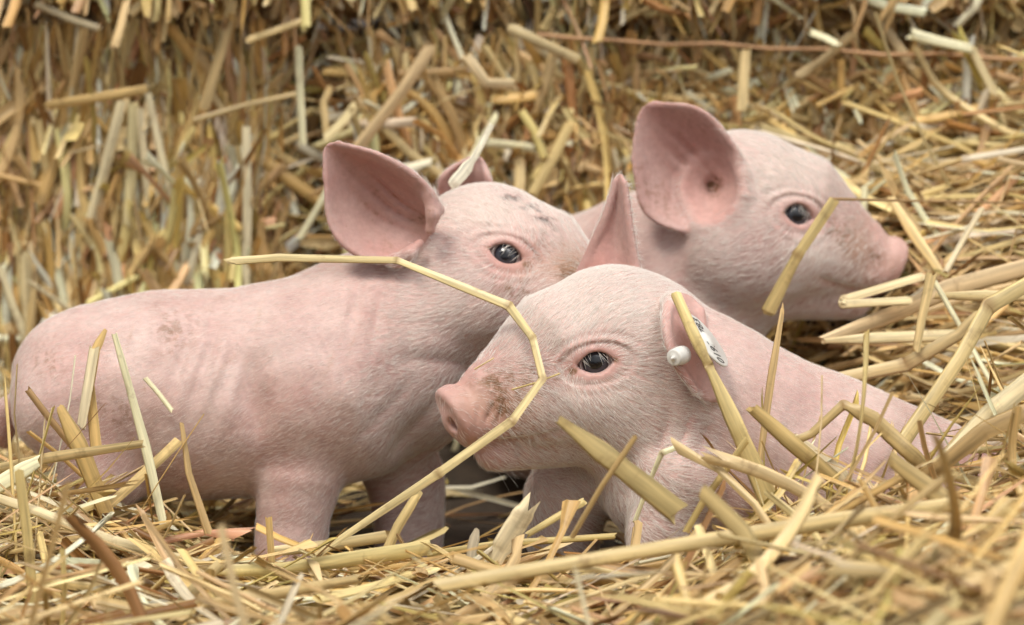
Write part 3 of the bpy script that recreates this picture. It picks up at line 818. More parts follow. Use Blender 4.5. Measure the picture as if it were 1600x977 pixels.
PAL = {'gold': (0.63, 0.42, 0.15), 'tan': (0.57, 0.385, 0.175), 'pale': (0.74, 0.57, 0.29), 'cream': (0.84, 0.74, 0.53), 'brown': (0.34, 0.175, 0.06),
       'olive': (0.56, 0.44, 0.14), 'rose': (0.64, 0.38, 0.21), 'straw': (0.70, 0.52, 0.23)}
def tints(n, r, w):
    keys = list(w); p = np.array([w[k] for k in keys], float)
    base = np.array([PAL[k] for k in keys])[r.choice(len(keys), n, p=p / p.sum())]
    return np.clip(base * np.array((1.02, 1.0, 0.98)) * r.uniform(0.70, 1.25, (n, 1)) * r.uniform(0.95, 1.05, (n, 3)), 0.02, 0.88)
W_BALE = dict(gold=3.6, tan=3.0, pale=4.4, cream=3.0, brown=1.5, olive=.7, rose=.8, straw=3.6)
W_FLOOR = dict(gold=2.4, tan=3, pale=4.6, cream=2.4, brown=1.3, olive=.9, rose=.3, straw=4)

def stalk_shape(r, L, w, kind, ns=6):
    """one stalk along x, centred: vertices, quads, uv per vertex"""
    t = np.linspace(0, 1, ns + 1)
    if kind == 'tube':
        k = 8; a = np.arange(k + 1) / k * 2 * math.pi
        flat = r.uniform(0.16, 0.55)
        sec = np.stack([np.cos(a) * w / 2, np.sin(a) * w / 2 * flat], 1); u = np.arange(k + 1) / k
    elif kind == 'split':
        k = 5; span = r.uniform(1.6, 3.4); a = np.linspace(-span / 2, span / 2, k + 1)
        R = w / 2 / math.sin(min(span / 2, 1.57))
        sec = np.stack([np.sin(a) * R, (np.cos(a) - 1) * R], 1); u = np.linspace(0, .6, k + 1)
    else:
        k = 4; a = np.linspace(-1, 1, k + 1)
        sec = np.stack([a * w / 2, np.abs(a) * w * r.uniform(0.05, 0.35)], 1); u = np.linspace(0, .8, k + 1)
    x = (t - 0.5) * L
    bend = r.normal(0, 0.10) * L; bend2 = r.normal(0, 0.09) * L
    cz = bend * (4 * (t - .5) ** 2); cy = bend2 * (4 * (t - .5) ** 2)
    if r.random() < 0.4:                                     # a kink
        t0 = r.uniform(0.25, 0.75); g = r.normal(0, 0.35) * L
        cz = cz + np.maximum(t - t0, 0) * g; cy = cy + np.maximum(t - t0, 0) * r.normal(0, 0.3) * L
    tw = r.normal(0, 0.5 if kind != 'leaf' else 1.3) * (t - .5)
    sc = np.ones_like(t)
    if kind == 'leaf': sc = np.clip(1.0 - 0.75 * np.maximum(t - 0.45, 0) / 0.55, 0.15, 1) * np.clip(t / 0.08 + .6, 0, 1)
    else: sc = 1 + 0.08 * np.sin(t * r.uniform(2, 9) + r.uniform(0, 6))
    c, s = np.cos(tw), np.sin(tw)
    V = np.zeros((ns + 1, k + 1, 3))
    sy = sec[None, :, 0] * sc[:, None]; sz = sec[None, :, 1] * sc[:, None]
    V[..., 0] = x[:, None]
    V[..., 1] = cy[:, None] + sy * c[:, None] - sz * s[:, None]
    V[..., 2] = cz[:, None] + sy * s[:, None] + sz * c[:, None]
    for e, sg in ((0, -1), (-1, 1)):                          # torn ends
        j = r.uniform(-1, 0.5, k + 1) * w * r.choice([0.2, 0.8, 1.6])
        if kind == 'tube': j[-1] = j[0]
        V[e, :, 0] += sg * j
    UV = np.stack([np.tile(u, (ns + 1, 1)), np.tile((t * L)[:, None], (1, k + 1))], -1)
    i, j = np.meshgrid(np.arange(ns), np.arange(k), indexing='ij')
    b = (i * (k + 1) + j).ravel()
    F = np.stack([b, b + 1, b + k + 2, b + k + 1], 1)
    return V.reshape(-1, 3), F, UV.reshape(-1, 2)

KINDS = ['tube', 'split', 'leaf', 'split', 'leaf', 'tube', 'split']
tr_ = np.random.default_rng(77)
TEMPL = [stalk_shape(tr_, 1.0, 0.075, KINDS[i % 7], 4) for i in range(36)]   # unit length; width scaled on placing
def set_uv_tint(me, UV, F, tint=None):
    l = me.uv_layers.new(name='uv')
    l.data.foreach_set('uv', UV[F.ravel()].astype(np.float32).ravel())
    if tint is not None:
        a = me.attributes.new('tint', 'FLOAT_COLOR', 'POINT')
        a.data.foreach_set('color', np.concatenate([tint, np.ones((len(tint), 1))], 1).astype(np.float32).ravel())
def frames(dirs, nor):
    """rotation matrices whose x is the stalk, z the outward side"""
    x = dirs / np.linalg.norm(dirs, axis=1, keepdims=True)
    z = nor - (nor * x).sum(1, keepdims=True) * x; z /= np.linalg.norm(z, axis=1, keepdims=True) + 1e-9
    return np.stack([x, np.cross(z, x), z], 2)
def bulk(name, pos, dirs, nor, L, w, tint, r, parent, origin):
    R = frames(dirs, nor); ti = r.integers(0, len(TEMPL), len(pos))
    Vs, Fs, Us, Ts = [], [], [], []; base = 0
    for k, (tv, tf, tu) in enumerate(TEMPL):
        m = np.where(ti == k)[0]
        if not len(m): continue
        sc = np.stack([L[m], w[m] / 0.075, w[m] / 0.075], 1)
        # bends were made for unit length: keep them moderate for stubby pieces
        v = np.einsum('nij,nvj->nvi', R[m], tv[None] * sc[:, None, :]) + pos[m][:, None, :]
        uv = np.stack([np.tile(tu[:, 0], (len(m), 1)) + r.uniform(0, 50, (len(m), 1)), tu[None, :, 1] * L[m][:, None] + r.uniform(0, 50, (len(m), 1))], -1)
        f = tf[None] + (base + np.arange(len(m)) * len(tv))[:, None, None]
        Vs.append(v.reshape(-1, 3)); Us.append(uv.reshape(-1, 2)); Fs.append(f.reshape(-1, 4)); Ts.append(np.repeat(tint[m], len(tv), 0))
        base += len(m) * len(tv)
    V = np.concatenate(Vs); F = np.concatenate(Fs)
    me = mesh_np(name, V - origin, F, (M_STRAW,))
    set_uv_tint(me, np.concatenate(Us), F, np.concatenate(Ts))
    return tag(link(name, me, parent), kind='stuff')
# shared meshes for stalks that are objects of their own
SHARED = []
for i in range(48):
    L0 = tr_.uniform(0.03, 0.11); w0 = tr_.uniform(0.0042, 0.0082)
    v, f, u = stalk_shape(tr_, L0, w0, KINDS[i % 7], 7)
    u = u + tr_.uniform(0, 20, 2)
    me = mesh_np('stalk', v, f, (M_STALK,)); set_uv_tint(me, u, f)
    SHARED.append((L0, w0, me))
def place_stalk(name, pos, d, nor, L, tint, parent=None, origin=None):
    best = min(range(len(SHARED)), key=lambda i: abs(SHARED[i][0] - L) + random.uniform(0, 0.02))
    o = link(name, SHARED[best][2], parent)
    R = frames(np.asarray(d, float)[None], np.asarray(nor, float)[None])[0]
    p = np.asarray(pos, float) - (origin if origin is not None else 0)
    M = np.eye(4); M[:3, :3] = R; M[:3, 3] = p
    o.matrix_local = Matrix(M.tolist())
    o.color = (*[float(c) for c in tint], 1)
    return o

def clear_of_pigs(pos, dirs, L, margin=0.002):
    x = dirs / np.linalg.norm(dirs, axis=1, keepdims=True)
    ok = np.ones(len(pos), bool)
    pts = (pos[:, None] + x[:, None] * (np.linspace(-.5, .5, 7)[None, :, None] * L[:, None, None])).reshape(-1, 3)
    for lo, hi, f in PIG_FIELDS:
        m = ((pts > np.asarray(lo) - .01) & (pts < np.asarray(hi) + .01)).all(1)
        d = np.full(len(pts), 1.0)
        if m.any(): d[m] = f(pts[m])
        ok &= (d.reshape(len(pos), -1) > margin).all(1)
    return ok

def hero(name, pts, width, tint, flat=0.4, parent=None, origin=None, torn=(0.6, 0.6), pinch=(), k=6, taper=None, roll=0.0, splits=0):
    """a stalk through points (px,py,Y); width in photo pixels; pinch = indices of folded points"""
    r = np.random.default_rng(abs(hash((round(pts[0][0]), round(pts[-1][1])))) % 99991)
    W = np.array([P(*p) for p in pts])
    wid = np.array([width] * len(pts), float) if np.isscalar(width) else np.array(width, float)
    ring_p, ring_w, ring_f, ring_j, ring_r = [], [], [], [], []
    rseg = r.uniform(-0.45, 0.45, len(W))
    for i in range(len(W)):
        if 0 < i < len(W) - 1:
            a, b = unit(W[i] - W[i - 1]), unit(W[i + 1] - W[i])
            e = wid[i] * sP(pts[i][2]) * 0.55
            if i in pinch:
                ring_p += [W[i] - a * e * 1.2, W[i] - a * e * 0.15, W[i] + b * e * 0.15, W[i] + b * e * 1.2]
                ring_w += [wid[i], wid[i] * 1.12, wid[i] * 1.12, wid[i]]; ring_f += [flat, flat * 0.35, flat * 0.35, flat]; ring_j += [0, .55, .55, 0]; ring_r += [rseg[i - 1]] * 2 + [rseg[i]] * 2
            else:
                ring_p += [W[i] - a * e * 1.5, W[i], W[i] + b * e * 1.5]; ring_w += [wid[i]] * 3; ring_f += [flat] * 3; ring_j += [0] * 3; ring_r += [rseg[i]] * 3
        else:
            ring_p.append(W[i]); ring_w.append(wid[i]); ring_f.append(flat); ring_j.append(0); ring_r.append(rseg[0 if i == 0 else i - 1])
    RP = np.array(ring_p); T = np.gradient(RP, axis=0); T /= np.linalg.norm(T, axis=1, keepdims=True)
    # finer rings along straight runs
    dens = np.linspace(0, len(RP) - 1, (len(RP) - 1) * 3 + 1); ix = np.arange(len(RP))
    RP2 = np.stack([np.interp(dens, ix, RP[:, a]) for a in range(3)], 1)
    T2 = np.stack([np.interp(dens, ix, T[:, a]) for a in range(3)], 1); T2 /= np.linalg.norm(T2, axis=1, keepdims=True)
    w2 = np.interp(dens, ix, ring_w); f2 = np.interp(dens, ix, ring_f)
    Y2 = RP2[:, 1]
    side = np.cross(T2, FWD); side /= np.linalg.norm(side, axis=1, keepdims=True) + 1e-9
    nor = np.cross(side, T2)
    if np.mean(nor @ FWD) > 0: nor = -nor
    rl = roll + np.interp(dens, ix, ring_r); cr, sr = np.cos(rl)[:, None], np.sin(rl)[:, None]
    side, nor = side * cr + nor * sr, nor * cr - side * sr
    hw = w2 * np.array([sP(y) for y in Y2]) / 2 * (1 + 0.015 * r.normal(0, 1, len(w2)))
    a = np.arange(k + 1) / k * 2 * math.pi + 0.2
    # slightly angular section: crushed straw has creases
    cs = np.sign(np.cos(a)) * np.abs(np.cos(a)) ** 0.9; sn = np.sign(np.sin(a)) * np.abs(np.sin(a)) ** 1.2
    V = RP2[:, None] + side[:, None] * (hw[:, None] * cs)[..., None] + nor[:, None] * (hw[:, None] * f2[:, None] * sn)[..., None]
    V[:, -1] = V[:, 0]
    for e, sg, amt in ((0, -1, torn[0]), (-1, 1, torn[1])):
        j = r.uniform(-0.3, 1, k + 1) * amt * hw[e] * 1.8; j[-1] = j[0]
        V[e] += T2[e] * (sg * j)[:, None]
    s = np.concatenate([[0], np.cumsum(np.linalg.norm(np.diff(RP2, axis=0), axis=1))])
    UV = np.stack([np.tile(np.arange(k + 1) / k * 1.2, (len(s), 1)), np.tile(s[:, None], (1, k + 1))], -1) + r.uniform(0, 30, 2)
    i, j = np.meshgrid(np.arange(len(s) - 1), np.arange(k), indexing='ij'); b = (i * (k + 1) + j).ravel()
    F = np.stack([b, b + k + 1, b + k + 2, b + 1], 1)
    org = RP2[-1] if origin is None else origin
    me = mesh_np(name, V.reshape(-1, 3) - org, F, (M_STALK,), smooth=False); set_uv_tint(me, UV.reshape(-1, 2), F)
    ja = me.attributes.new('joint', 'FLOAT', 'POINT'); ja.data.foreach_set('value', np.repeat(np.interp(dens, ix, ring_j), k + 1).astype(np.float32))
    o = link(name, me, parent)
    if origin is None: o.location = org.tolist()
    c = np.clip(np.array(PAL[tint] if isinstance(tint, str) else tint) * (0.92, 0.90, 0.84) + np.array((0.17, 0.145, 0.085)), 0, 0.86)
    o.color = (*[float(v) for v in c], 1)
    return o
# ------------------------------------------------------------------ ground
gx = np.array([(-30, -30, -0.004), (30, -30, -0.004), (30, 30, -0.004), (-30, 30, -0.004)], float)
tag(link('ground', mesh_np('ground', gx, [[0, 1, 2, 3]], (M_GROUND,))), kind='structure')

# ------------------------------------------------------------------ straw bales behind
def bale_core(name, lo, hi, parent, origin, seed):
    lo, hi = np.array(lo), np.array(hi)
    V, F = [], []
    def face(o, a, b, na, nb):
        st = len(V)
        for i in range(na + 1):
            for j in range(nb + 1): V.append(o + a * i / na + b * j / nb)
        for i in range(na):
            for j in range(nb):
                q = st + i * (nb + 1) + j
                F.append([q, q + nb + 1, q + nb + 2, q + 1])
    d = hi - lo; X, Y, Z = np.eye(3) * d
    n = np.maximum((d / 0.03).astype(int), 2)
    face(lo, X, Z, n[0], n[2]); face(hi, -X, -Z, n[0], n[2])
    face(lo, Z, Y, n[2], n[1]); face(hi, -Z, -Y, n[2], n[1])
    face(lo, Y, X, n[1], n[0]); face(hi, -Y, -X, n[1], n[0])
    V = np.array(V)
    c = (lo + hi) / 2
    e = np.abs(V - c) / (d / 2)
    rnd = np.clip(np.sort(e, 1)[:, 1] - 0.86, 0, 1) / 0.14          # soften the edges
    V = V + (c - V) * (0.035 * rnd ** 2)[:, None] + np.stack([noise1(V, 30, seed + i) for i in range(3)], 1) * 0.007
    return link('bale_core', mesh_np('bale_core', V - origin, np.array(F), (M_CORE,)), parent)

def make_bale(label, x0, x1, z0, z1, yf, n, npart, style, seed):
    r = np.random.default_rng(seed)
    root = empty('straw_bale', ((x0 + x1) / 2, yf + 0.2, z0))
    tag(root, label, 'straw bale', 'straw bales stacked behind the piglets')
    org = np.array(root.location)
    bale_core('core', (x0 + 0.004, yf + 0.040, z0 + 0.002), (x1 - 0.004, yf + 0.42, z1 - 0.002), root, org, seed)
    vx0, vx1 = max(x0, -0.50), min(x1, 0.50)
    px_ = r.uniform(vx0, vx1, n); pz = r.uniform(z0 + 0.004, min(z1 - 0.004, 0.46), n)
    depth = r.uniform(0, 1, n) ** 1.3                                 # 0 front
    bump = 0.012 * noise1(np.stack([px_, 0 * px_, pz], 1), 22, seed) + 0.006 * noise1(np.stack([px_, 0 * px_, pz], 1), 60, seed + 1)
    edge = np.minimum(np.minimum(px_ - x0, x1 - px_), np.minimum(pz - z0, z1 - pz))
    rnd = 0.075 * np.clip(1 - edge / 0.04, 0, 1) ** 2                 # the bale's rounded shoulders
    py_ = yf + 0.006 + depth * 0.034 + bump + rnd
    if style == 'vertical':
        lean = 0.30 * noise1(np.stack([px_, 0 * px_, pz], 1), 14, seed + 3) + r.normal(0, 0.20, n)
        ang = math.pi / 2 + lean
        wild = r.random(n) < 0.16; ang = np.where(wild, r.uniform(0, math.pi, n), ang)
        L = r.gamma(4.5, 0.024, n).clip(0.03, 0.20)
        tilt = r.normal(0, 0.16, n)
    else:
        vert = sstep(0.18, 0.02, px_) * 0.55 + 0.25                   # hanging stems towards the middle, chopped ends to the right
        ang = np.where(r.random(n) < vert, math.pi / 2 + r.normal(0.1, 0.32, n), r.normal(0.1, 0.8, n))
        L = r.gamma(4.0, 0.0135, n).clip(0.016, 0.12)
        tilt = r.normal(0, 0.30, n)
        short = r.random(n) < 0.15
        tilt = np.where(short, r.uniform(0.5, 1.2, n) * r.choice([-1, 1], n), tilt); L = np.where(short, L * 0.5, L)
    dirs = np.stack([np.cos(ang) * np.cos(tilt), np.sin(tilt), np.sin(ang) * np.cos(tilt)], 1)
    nor = np.stack([r.normal(0, 0.45, n), -np.ones(n), r.normal(0, 0.45, n)], 1)
    w = r.gamma(5, 0.00092, n).clip(0.0016, 0.0105) * np.where(L > 0.06, 1.05, 1.0)
    fine = r.random(n) < 0.26                                        # thin fibres among the stalks
    w = np.where(fine, r.uniform(0.0009, 0.0022, n), w); L = np.where(fine, L * 1.35, L)
    hz = np.abs(dirs[:, 2]) * L / 2 + 0.002
    keep = r.random(n) < 0.85
    pz = np.where(keep, np.clip(pz, z0 + hz, np.maximum(z1 - hz, z0 + hz)), pz)
    pos = np.stack([px_, py_, pz], 1)
    tn = np.clip(tints(n, r, W_BALE) * 1.12, 0, 0.88)
    ok = clear_of_pigs(pos, dirs, L)
    order = np.argsort(py_ - 0.25 * L); order = order[ok[order]]
    vis = order[(np.abs(pos[order, 0]) < 0.40)]
    part = vis[:npart]
    rest = np.setdiff1d(order, part)
    bulk('packed_straw', pos[rest], dirs[rest], nor[rest], L[rest], w[rest], tn[rest], r, root, org)
    for i in part:
        place_stalk('stalk', pos[i] - np.array([0, 0.004, 0]), dirs[i], nor[i], L[i], np.clip(tn[i] * 1.12, 0, 0.86), root, org)
    return root, org
YB = 0.365
baleA, oA = make_bale('lower left straw bale with long stalks hanging down its face', -0.95, -0.155, 0.0, 0.328, YB, 9400, 290, 'vertical', 101)
baleB, oB = make_bale('long lower right straw bale of short chopped straw with orange twine', -0.140, 0.90, 0.0, 0.318, YB + 0.004, 15000, 290, 'mixed', 102)
baleC, oC = make_bale('upper left straw bale, only its bottom edge in view along the top', -0.98, 0.012, 0.322, 0.66, YB - 0.012, 2600, 90, 'mixed', 103)
baleD, oD = make_bale('upper right straw bale, only its bottom edge in view above the twine', 0.020, 0.95, 0.312, 0.66, YB + 0.0, 2600, 90, 'mixed', 104)
# ------------------------------------------------------------------ loose bedding: a heaped surface of straw
def heap(x, y):
    h = 0.012 + 0.006 * np.sin(x * 31 + 1) * np.sin(y * 27)
    right = sstep(0.02, 0.20, x)
    # in front of the right-hand piglet
    h = h + right * 0.058 * gauss((y + 0.15) / 0.085) + (0.35 + 0.65 * right) * 0.075 * sstep(-0.12, -0.36, y)
    # low rise in front of the left-hand piglet, higher at the far left
    h = h + (1 - right) * 0.014 * gauss((y + 0.11) / 0.06) + 0.032 * gauss((x + 0.29) / 0.085) * gauss((y + 0.005) / 0.05)
    # the slope of loose straw against the bale on the right
    h = h + sstep(0.155, 0.275, x + 0.25 * (y - 0.2)) * (0.075 * sstep(0.055, 0.11, y) + 0.105 * sstep(0.09, 0.28, y)) + sstep(0.30, 0.42, x) * 0.05 * sstep(0.0, 0.2, y)
    # straw thrown over the rump of the tagged piglet
    h = h + sstep(0.245, 0.31, x) * 0.10 * gauss((y + 0.02) / 0.085)
    # straw drifted against the foot of the bales
    h = h + 0.03 * sstep(0.22, 0.36, y)
    return h
def heap_normal(x, y):
    e = 0.006
    n = np.stack([-(heap(x + e, y) - heap(x - e, y)) / (2 * e), -(heap(x, y + e) - heap(x, y - e)) / (2 * e), np.ones_like(x)], 1)
    return n / np.linalg.norm(n, axis=1, keepdims=True)
nx, ny = 150, 150
hx = np.linspace(-0.75, 0.75, nx); hy = np.linspace(-0.62, 0.40, ny)
HX, HY = np.meshgrid(hx, hy, indexing='ij')
HZ = heap(HX.ravel(), HY.ravel()) - 0.017
rim = np.maximum(np.abs(HX.ravel()) / 0.75, np.abs(HY.ravel() + 0.11) / 0.51)
HZ = np.where(rim > 0.985, -0.01, HZ)
hv = np.stack([HX.ravel(), HY.ravel(), HZ], 1)
ii, jj = np.meshgrid(np.arange(nx - 1), np.arange(ny - 1), indexing='ij'); bq = (ii * ny + jj).ravel()
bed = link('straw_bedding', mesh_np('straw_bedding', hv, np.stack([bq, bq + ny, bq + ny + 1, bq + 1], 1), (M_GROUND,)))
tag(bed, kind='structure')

r = np.random.default_rng(300)
def scatter(n, zone=None):
    x = r.uniform(-0.46, 0.46, n); y = np.where(r.random(n) < 0.5, r.uniform(-0.50, 0.0, n), r.uniform(-0.02, 0.36, n))
    lay = r.random(n) ** 0.8
    L = r.gamma(4.0, 0.024, n).clip(0.025, 0.24)
    az = r.uniform(0, math.pi, n)
    flat = r.random(n) < 0.6
    az = np.where(flat, r.normal(0.12, 0.5, n), az)               # mostly across the view
    az = np.where((x > 0.15) & (y > 0.06) & (r.random(n) < 0.75), r.normal(-0.25, 0.35, n), az)
    N = heap_normal(x, y)
    tilt = r.normal(0, 0.17, n); wild = r.random(n) < 0.06; tilt = np.where(wild, r.normal(0, 0.6, n), tilt)
    d = np.stack([np.cos(az), np.sin(az), np.zeros(n)], 1)
    d = d - (d * N).sum(1, keepdims=True) * N; d /= np.linalg.norm(d, axis=1, keepdims=True)
    d = d * np.cos(tilt)[:, None] + N * np.sin(tilt)[:, None]
    z = heap(x, y) - 0.016 + lay * 0.020 + np.abs(np.sin(tilt)) * L * 0.30
    nor = N + r.normal(0, 0.4, (n, 3))
    w = r.gamma(7, 0.00060, n).clip(0.0014, 0.0080)
    fine = r.random(n) < 0.25; w = np.where(fine, r.uniform(0.0009, 0.002, n), w)
    return np.stack([x, y, z], 1), d, nor, L, w, tints(n, r, W_FLOOR), lay
pos, dirs, nor, L, w, tn, lay = scatter(17000)
# a thinner tangle standing up over the tagged piglet's flank and at the far left
XTRA = 330
xp, xd, xn, xl, xw, xt, xy = scatter(XTRA)
lf = r.random(XTRA) < 0.28
xp[:, 0] = np.where(lf, r.uniform(-0.36, -0.20, XTRA), r.uniform(0.13, 0.37, XTRA)); xp[:, 1] = np.where(lf, r.uniform(-0.08, 0.02, XTRA), r.uniform(-0.15, -0.045, XTRA))
ti_ = np.abs(r.normal(0, 0.5, XTRA)).clip(0, 1.3); aa = r.uniform(0, 2 * math.pi, XTRA)
xd = np.stack([np.cos(aa) * np.cos(ti_), 0.5 * np.sin(aa) * np.cos(ti_), np.sin(ti_)], 1); xd /= np.linalg.norm(xd, axis=1, keepdims=True)
xl = xl.clip(0.03, 0.11); xw = xw * 0.75
xp[:, 2] = heap(xp[:, 0], xp[:, 1]) + 0.38 * xl * xd[:, 2] + r.uniform(0, 0.012, XTRA)
pos, dirs, nor, L, w, tn, lay = [np.concatenate(v) for v in zip((pos, dirs, nor, L, w, tn, lay), (xp, xd, xn, xl, xw, xt, xy))]
ok = clear_of_pigs(pos, dirs, L)
top = pos[:, 2] + np.abs(dirs[:, 2]) * L / 2
pxx, pyy = pix(pos)
# nothing loose stands up before the faces
face = (pos[:, 1] < 0.02) & (pyy < 735 + 0 * pxx) & (pxx > 640) & (pxx < 1120)
ok &= ~face
ok &= ~((pos[:, 0] > -0.15) & (pos[:, 0] < 0.10) & (pos[:, 1] > -0.02) & (pos[:, 1] < 0.36) & (r.random(len(pos)) < 0.97))     # straw left out between the piglets, the dark litter stands for shade
# straw stays below what the photograph leaves open in front of the piglets
xs_ = pos - dirs * (L / 2)[:, None]; xe_ = pos + dirs * (L / 2)[:, None]
lim_x = [-200, 0, 240, 330, 390, 700, 760, 1000, 1150, 1250, 1480, 1560, 1800]; lim_y = [690, 690, 745, 800, 856, 862, 842, 815, 790, 745, 720, 640, 600]
for e_ in (xs_, xe_, pos):
    ex, ey = pix(e_)
    ok &= ~((e_[:, 1] < 0.075) & (ey < np.interp(ex, lim_x, lim_y)) & (r.random(len(pos)) > 0.02))
ok[-XTRA:] = clear_of_pigs(pos[-XTRA:], dirs[-XTRA:], L[-XTRA:])
for e_ in (xs_, xe_, pos):
    ex, ey = pix(e_)
    ok &= ~((e_[:, 1] < 0.22) & (ex > 1100) & (ex < 1432) & (ey < 445))          # nor before the back piglet's face
# sink check: keep out of the bales
ok &= pos[:, 1] + np.abs(dirs[:, 1]) * L / 2 < 0.385
near_top = (lay > 0.72) & ok & (pxx > -20) & (pxx < 1620) & (pyy > 380) & (pyy < 985)
idx = np.where(near_top)[0]
score = L[idx] * w[idx] / (pos[idx, 1] - CAM[1]) ** 2
pick = idx[np.argsort(-score)][:250]
rest = np.setdiff1d(np.where(ok)[0], pick)
loose = bulk('loose_straw', pos[rest], dirs[rest], nor[rest], L[rest], w[rest], tn[rest], r, None, np.zeros(3))
loose['label'] = 'loose golden straw heaped over the ground around the piglets'; loose['category'] = 'straw'
def tone(c):
    l = c[0] * .3 + c[1] * .6 + c[2] * .1
    return 'pale cream' if l > 0.50 else 'golden' if l > 0.27 else 'brown'
def size(l): return 'long' if l > 0.105 else 'short'
def slant(p, d):
    (x0, y0), (x1, y1) = proj(p - d * 0.02), proj(p + d * 0.02)
    if x1 < x0: x0, y0, x1, y1 = x1, y1, x0, y0
    a = math.degrees(math.atan2(y0 - y1, x1 - x0))
    return 'steep' if abs(a) > 55 else 'rising to the right' if a > 14 else 'falling to the right' if a < -14 else 'lying level'
COLS_FRONT = ((260, 'below the standing piglet\'s rump'), (520, 'below the standing piglet\'s belly'), (760, 'before the standing piglet\'s feet'), (1000, 'below the muddy snout'), (1280, 'below the ear tag'), (9999, 'below the tagged piglet\'s rump'))
for i in pick:
    Y = pos[i, 1]; X = pxx[i]
    where = next(nm for lim, nm in COLS_FRONT if X < lim)
    zone = 'in blurred straw ' + where if Y < -0.19 else 'in sharp bedding ' + where if Y < 0.05 else \
           ('in the right heap ' + ('near the back snout' if X < 1460 else 'by the edge') if X > 1150 else 'in the bedding behind the piglets')
    o = place_stalk('straw_stalk', pos[i] + np.array([0, 0, 0.002]), dirs[i], nor[i], L[i], tn[i])
    t_, s_ = tone(tn[i]), size(L[i]); a_ = slant(pos[i], dirs[i])
    tag(o, f'{s_} {t_} stalk {a_} {zone}', 'straw stalk', f'{s_} {t_} stalks {a_} {zone}')

# ------------------------------------------------------------------ stalks one can point at
def H(label, pts, width, tint, **kw):
    o = hero('straw_stalk', pts, width, tint, **kw)
    tag(o, label, 'straw stalk')
    return o
H('long pale stalk bent in sharp folds across the tagged piglet\'s snout', [(367, 408, .004), (435, 403, .002), (620, 407, 0.0), (795, 478, -.030), (832, 528, -.060), (848, 592, -.076), (800, 658, -.080), (685, 740, -.072), (520, 850, -.060), (495, 868, -.058)],
  [13, 13, 11, 15, 13, 13, 15, 15, 11, 11], (0.70, 0.58, 0.31), flat=0.24, pinch=(2, 3, 4, 5, 6, 7), torn=(1.6, .5))
H('flat folded straw leaf hanging before the eye of the back piglet', [(1304, 312, .118), (1246, 399, .115), (1200, 488, .122)], [17, 17, 24], (0.55, 0.42, 0.17), flat=0.25, pinch=(1,), torn=(.2, .3))
H('thin dry stem running right from the folded leaf by the back piglet', [(1300, 311, .119), (1420, 314, .15), (1620, 318, .20)], [5, 4, 4], 'brown', flat=0.8)
H('yellow cut stalk leaning against the ear tag, widening downwards', [(1057, 462, -.070), (1085, 525, -.080), (1107, 571, -.084), (1152, 670, -.088), (1198, 775, -.085)], [17, 20, 15, 27, 34], (0.68, 0.54, 0.24), flat=0.5, pinch=(2,), torn=(.4, 1.5))
H('broad golden leaf rising blurred below the tagged piglet\'s cheek', [(876, 658, -.185), (960, 722, -.185), (1052, 795, -.180)], [14, 34, 40], (0.47, 0.36, 0.15), flat=0.15)
H('thin stem crossing in front of the golden leaf', [(992, 684, -.195), (940, 760, -.19), (895, 838, -.185)], 9, (0.45, 0.29, 0.11), flat=0.6)
H('small pale broken stem with a bent white tip below the neck', [(1062, 697, -.075), (1034, 708, -.075), (1018, 745, -.072), (992, 815, -.068)], [9, 10, 8, 8], 'cream', flat=0.5, pinch=(1,))
H('brown frayed stalk standing before the back piglet\'s chin', [(1222, 488, -.045), (1205, 590, -.05), (1188, 715, -.055)], [7, 13, 10], 'tan', flat=0.4, torn=(3, .5))
H('bright straw blade slanting down from the right edge', [(1640, 572, -.10), (1560, 635, -.11), (1480, 712, -.115), (1440, 745, -.11)], [34, 34, 22, 14], (0.74, 0.64, 0.42), flat=0.25)
H('golden brown blade under the bright one at the right edge', [(1640, 628, -.115), (1540, 672, -.12), (1470, 728, -.12), (1395, 770, -.11)], [26, 30, 26, 14], (0.36, 0.22, 0.08), flat=0.2)
H('tall pale stalk folded over, leaning left above the tagged piglet\'s rump', [(1640, 425, .03), (1545, 478, .005), (1500, 560, -.012), (1408, 695, -.04)], [24, 26, 24, 26], (0.62, 0.48, 0.22), flat=0.4, pinch=(1,))
H('crooked straw twig arching over the tagged piglet\'s back', [(1240, 690, -.10), (1268, 678, -.10), (1318, 632, -.10), (1365, 655, -.105), (1415, 702, -.11), (1452, 735, -.105)], [14, 14, 15, 26, 26, 18], (0.42, 0.29, 0.11), flat=0.5, pinch=(2,))
H('dull golden stalk slanting over the tagged piglet\'s shoulder', [(1178, 640, -.105), (1240, 695, -.105), (1300, 745, -.10)], [20, 26, 22], (0.47, 0.33, 0.12), flat=0.35)
H('pale split stalk lying below the crooked twig', [(1238, 688, -.088), (1310, 742, -.09), (1350, 800, -.085)], [26, 30, 24], (0.72, 0.62, 0.44), flat=0.3)
H('slim golden stalk bent at a knot below the neck folds', [(1165, 690, -.12), (1130, 740, -.12), (1098, 785, -.115), (1072, 830, -.11)], [12, 12, 12, 11], (0.55, 0.41, 0.15), flat=0.6, pinch=(1,))
H('curved blurred golden blade sweeping down at lower right', [(1100, 770, -.26), (1160, 830, -.27), (1205, 910, -.28), (1220, 1000, -.28)], [26, 30, 28, 22], (0.47, 0.35, 0.15), flat=0.2)
H('long blurred stalk lying across the lower right foreground', [(690, 915, -.255), (1000, 862, -.25), (1300, 815, -.24), (1480, 790, -.23)], [24, 24, 28, 24], (0.58, 0.44, 0.20), flat=0.5)
H('blurred diagonal blade at the bottom right corner', [(1395, 720, -.20), (1500, 800, -.21), (1620, 880, -.21)], [24, 32, 26], (0.45, 0.32, 0.13), flat=0.3)
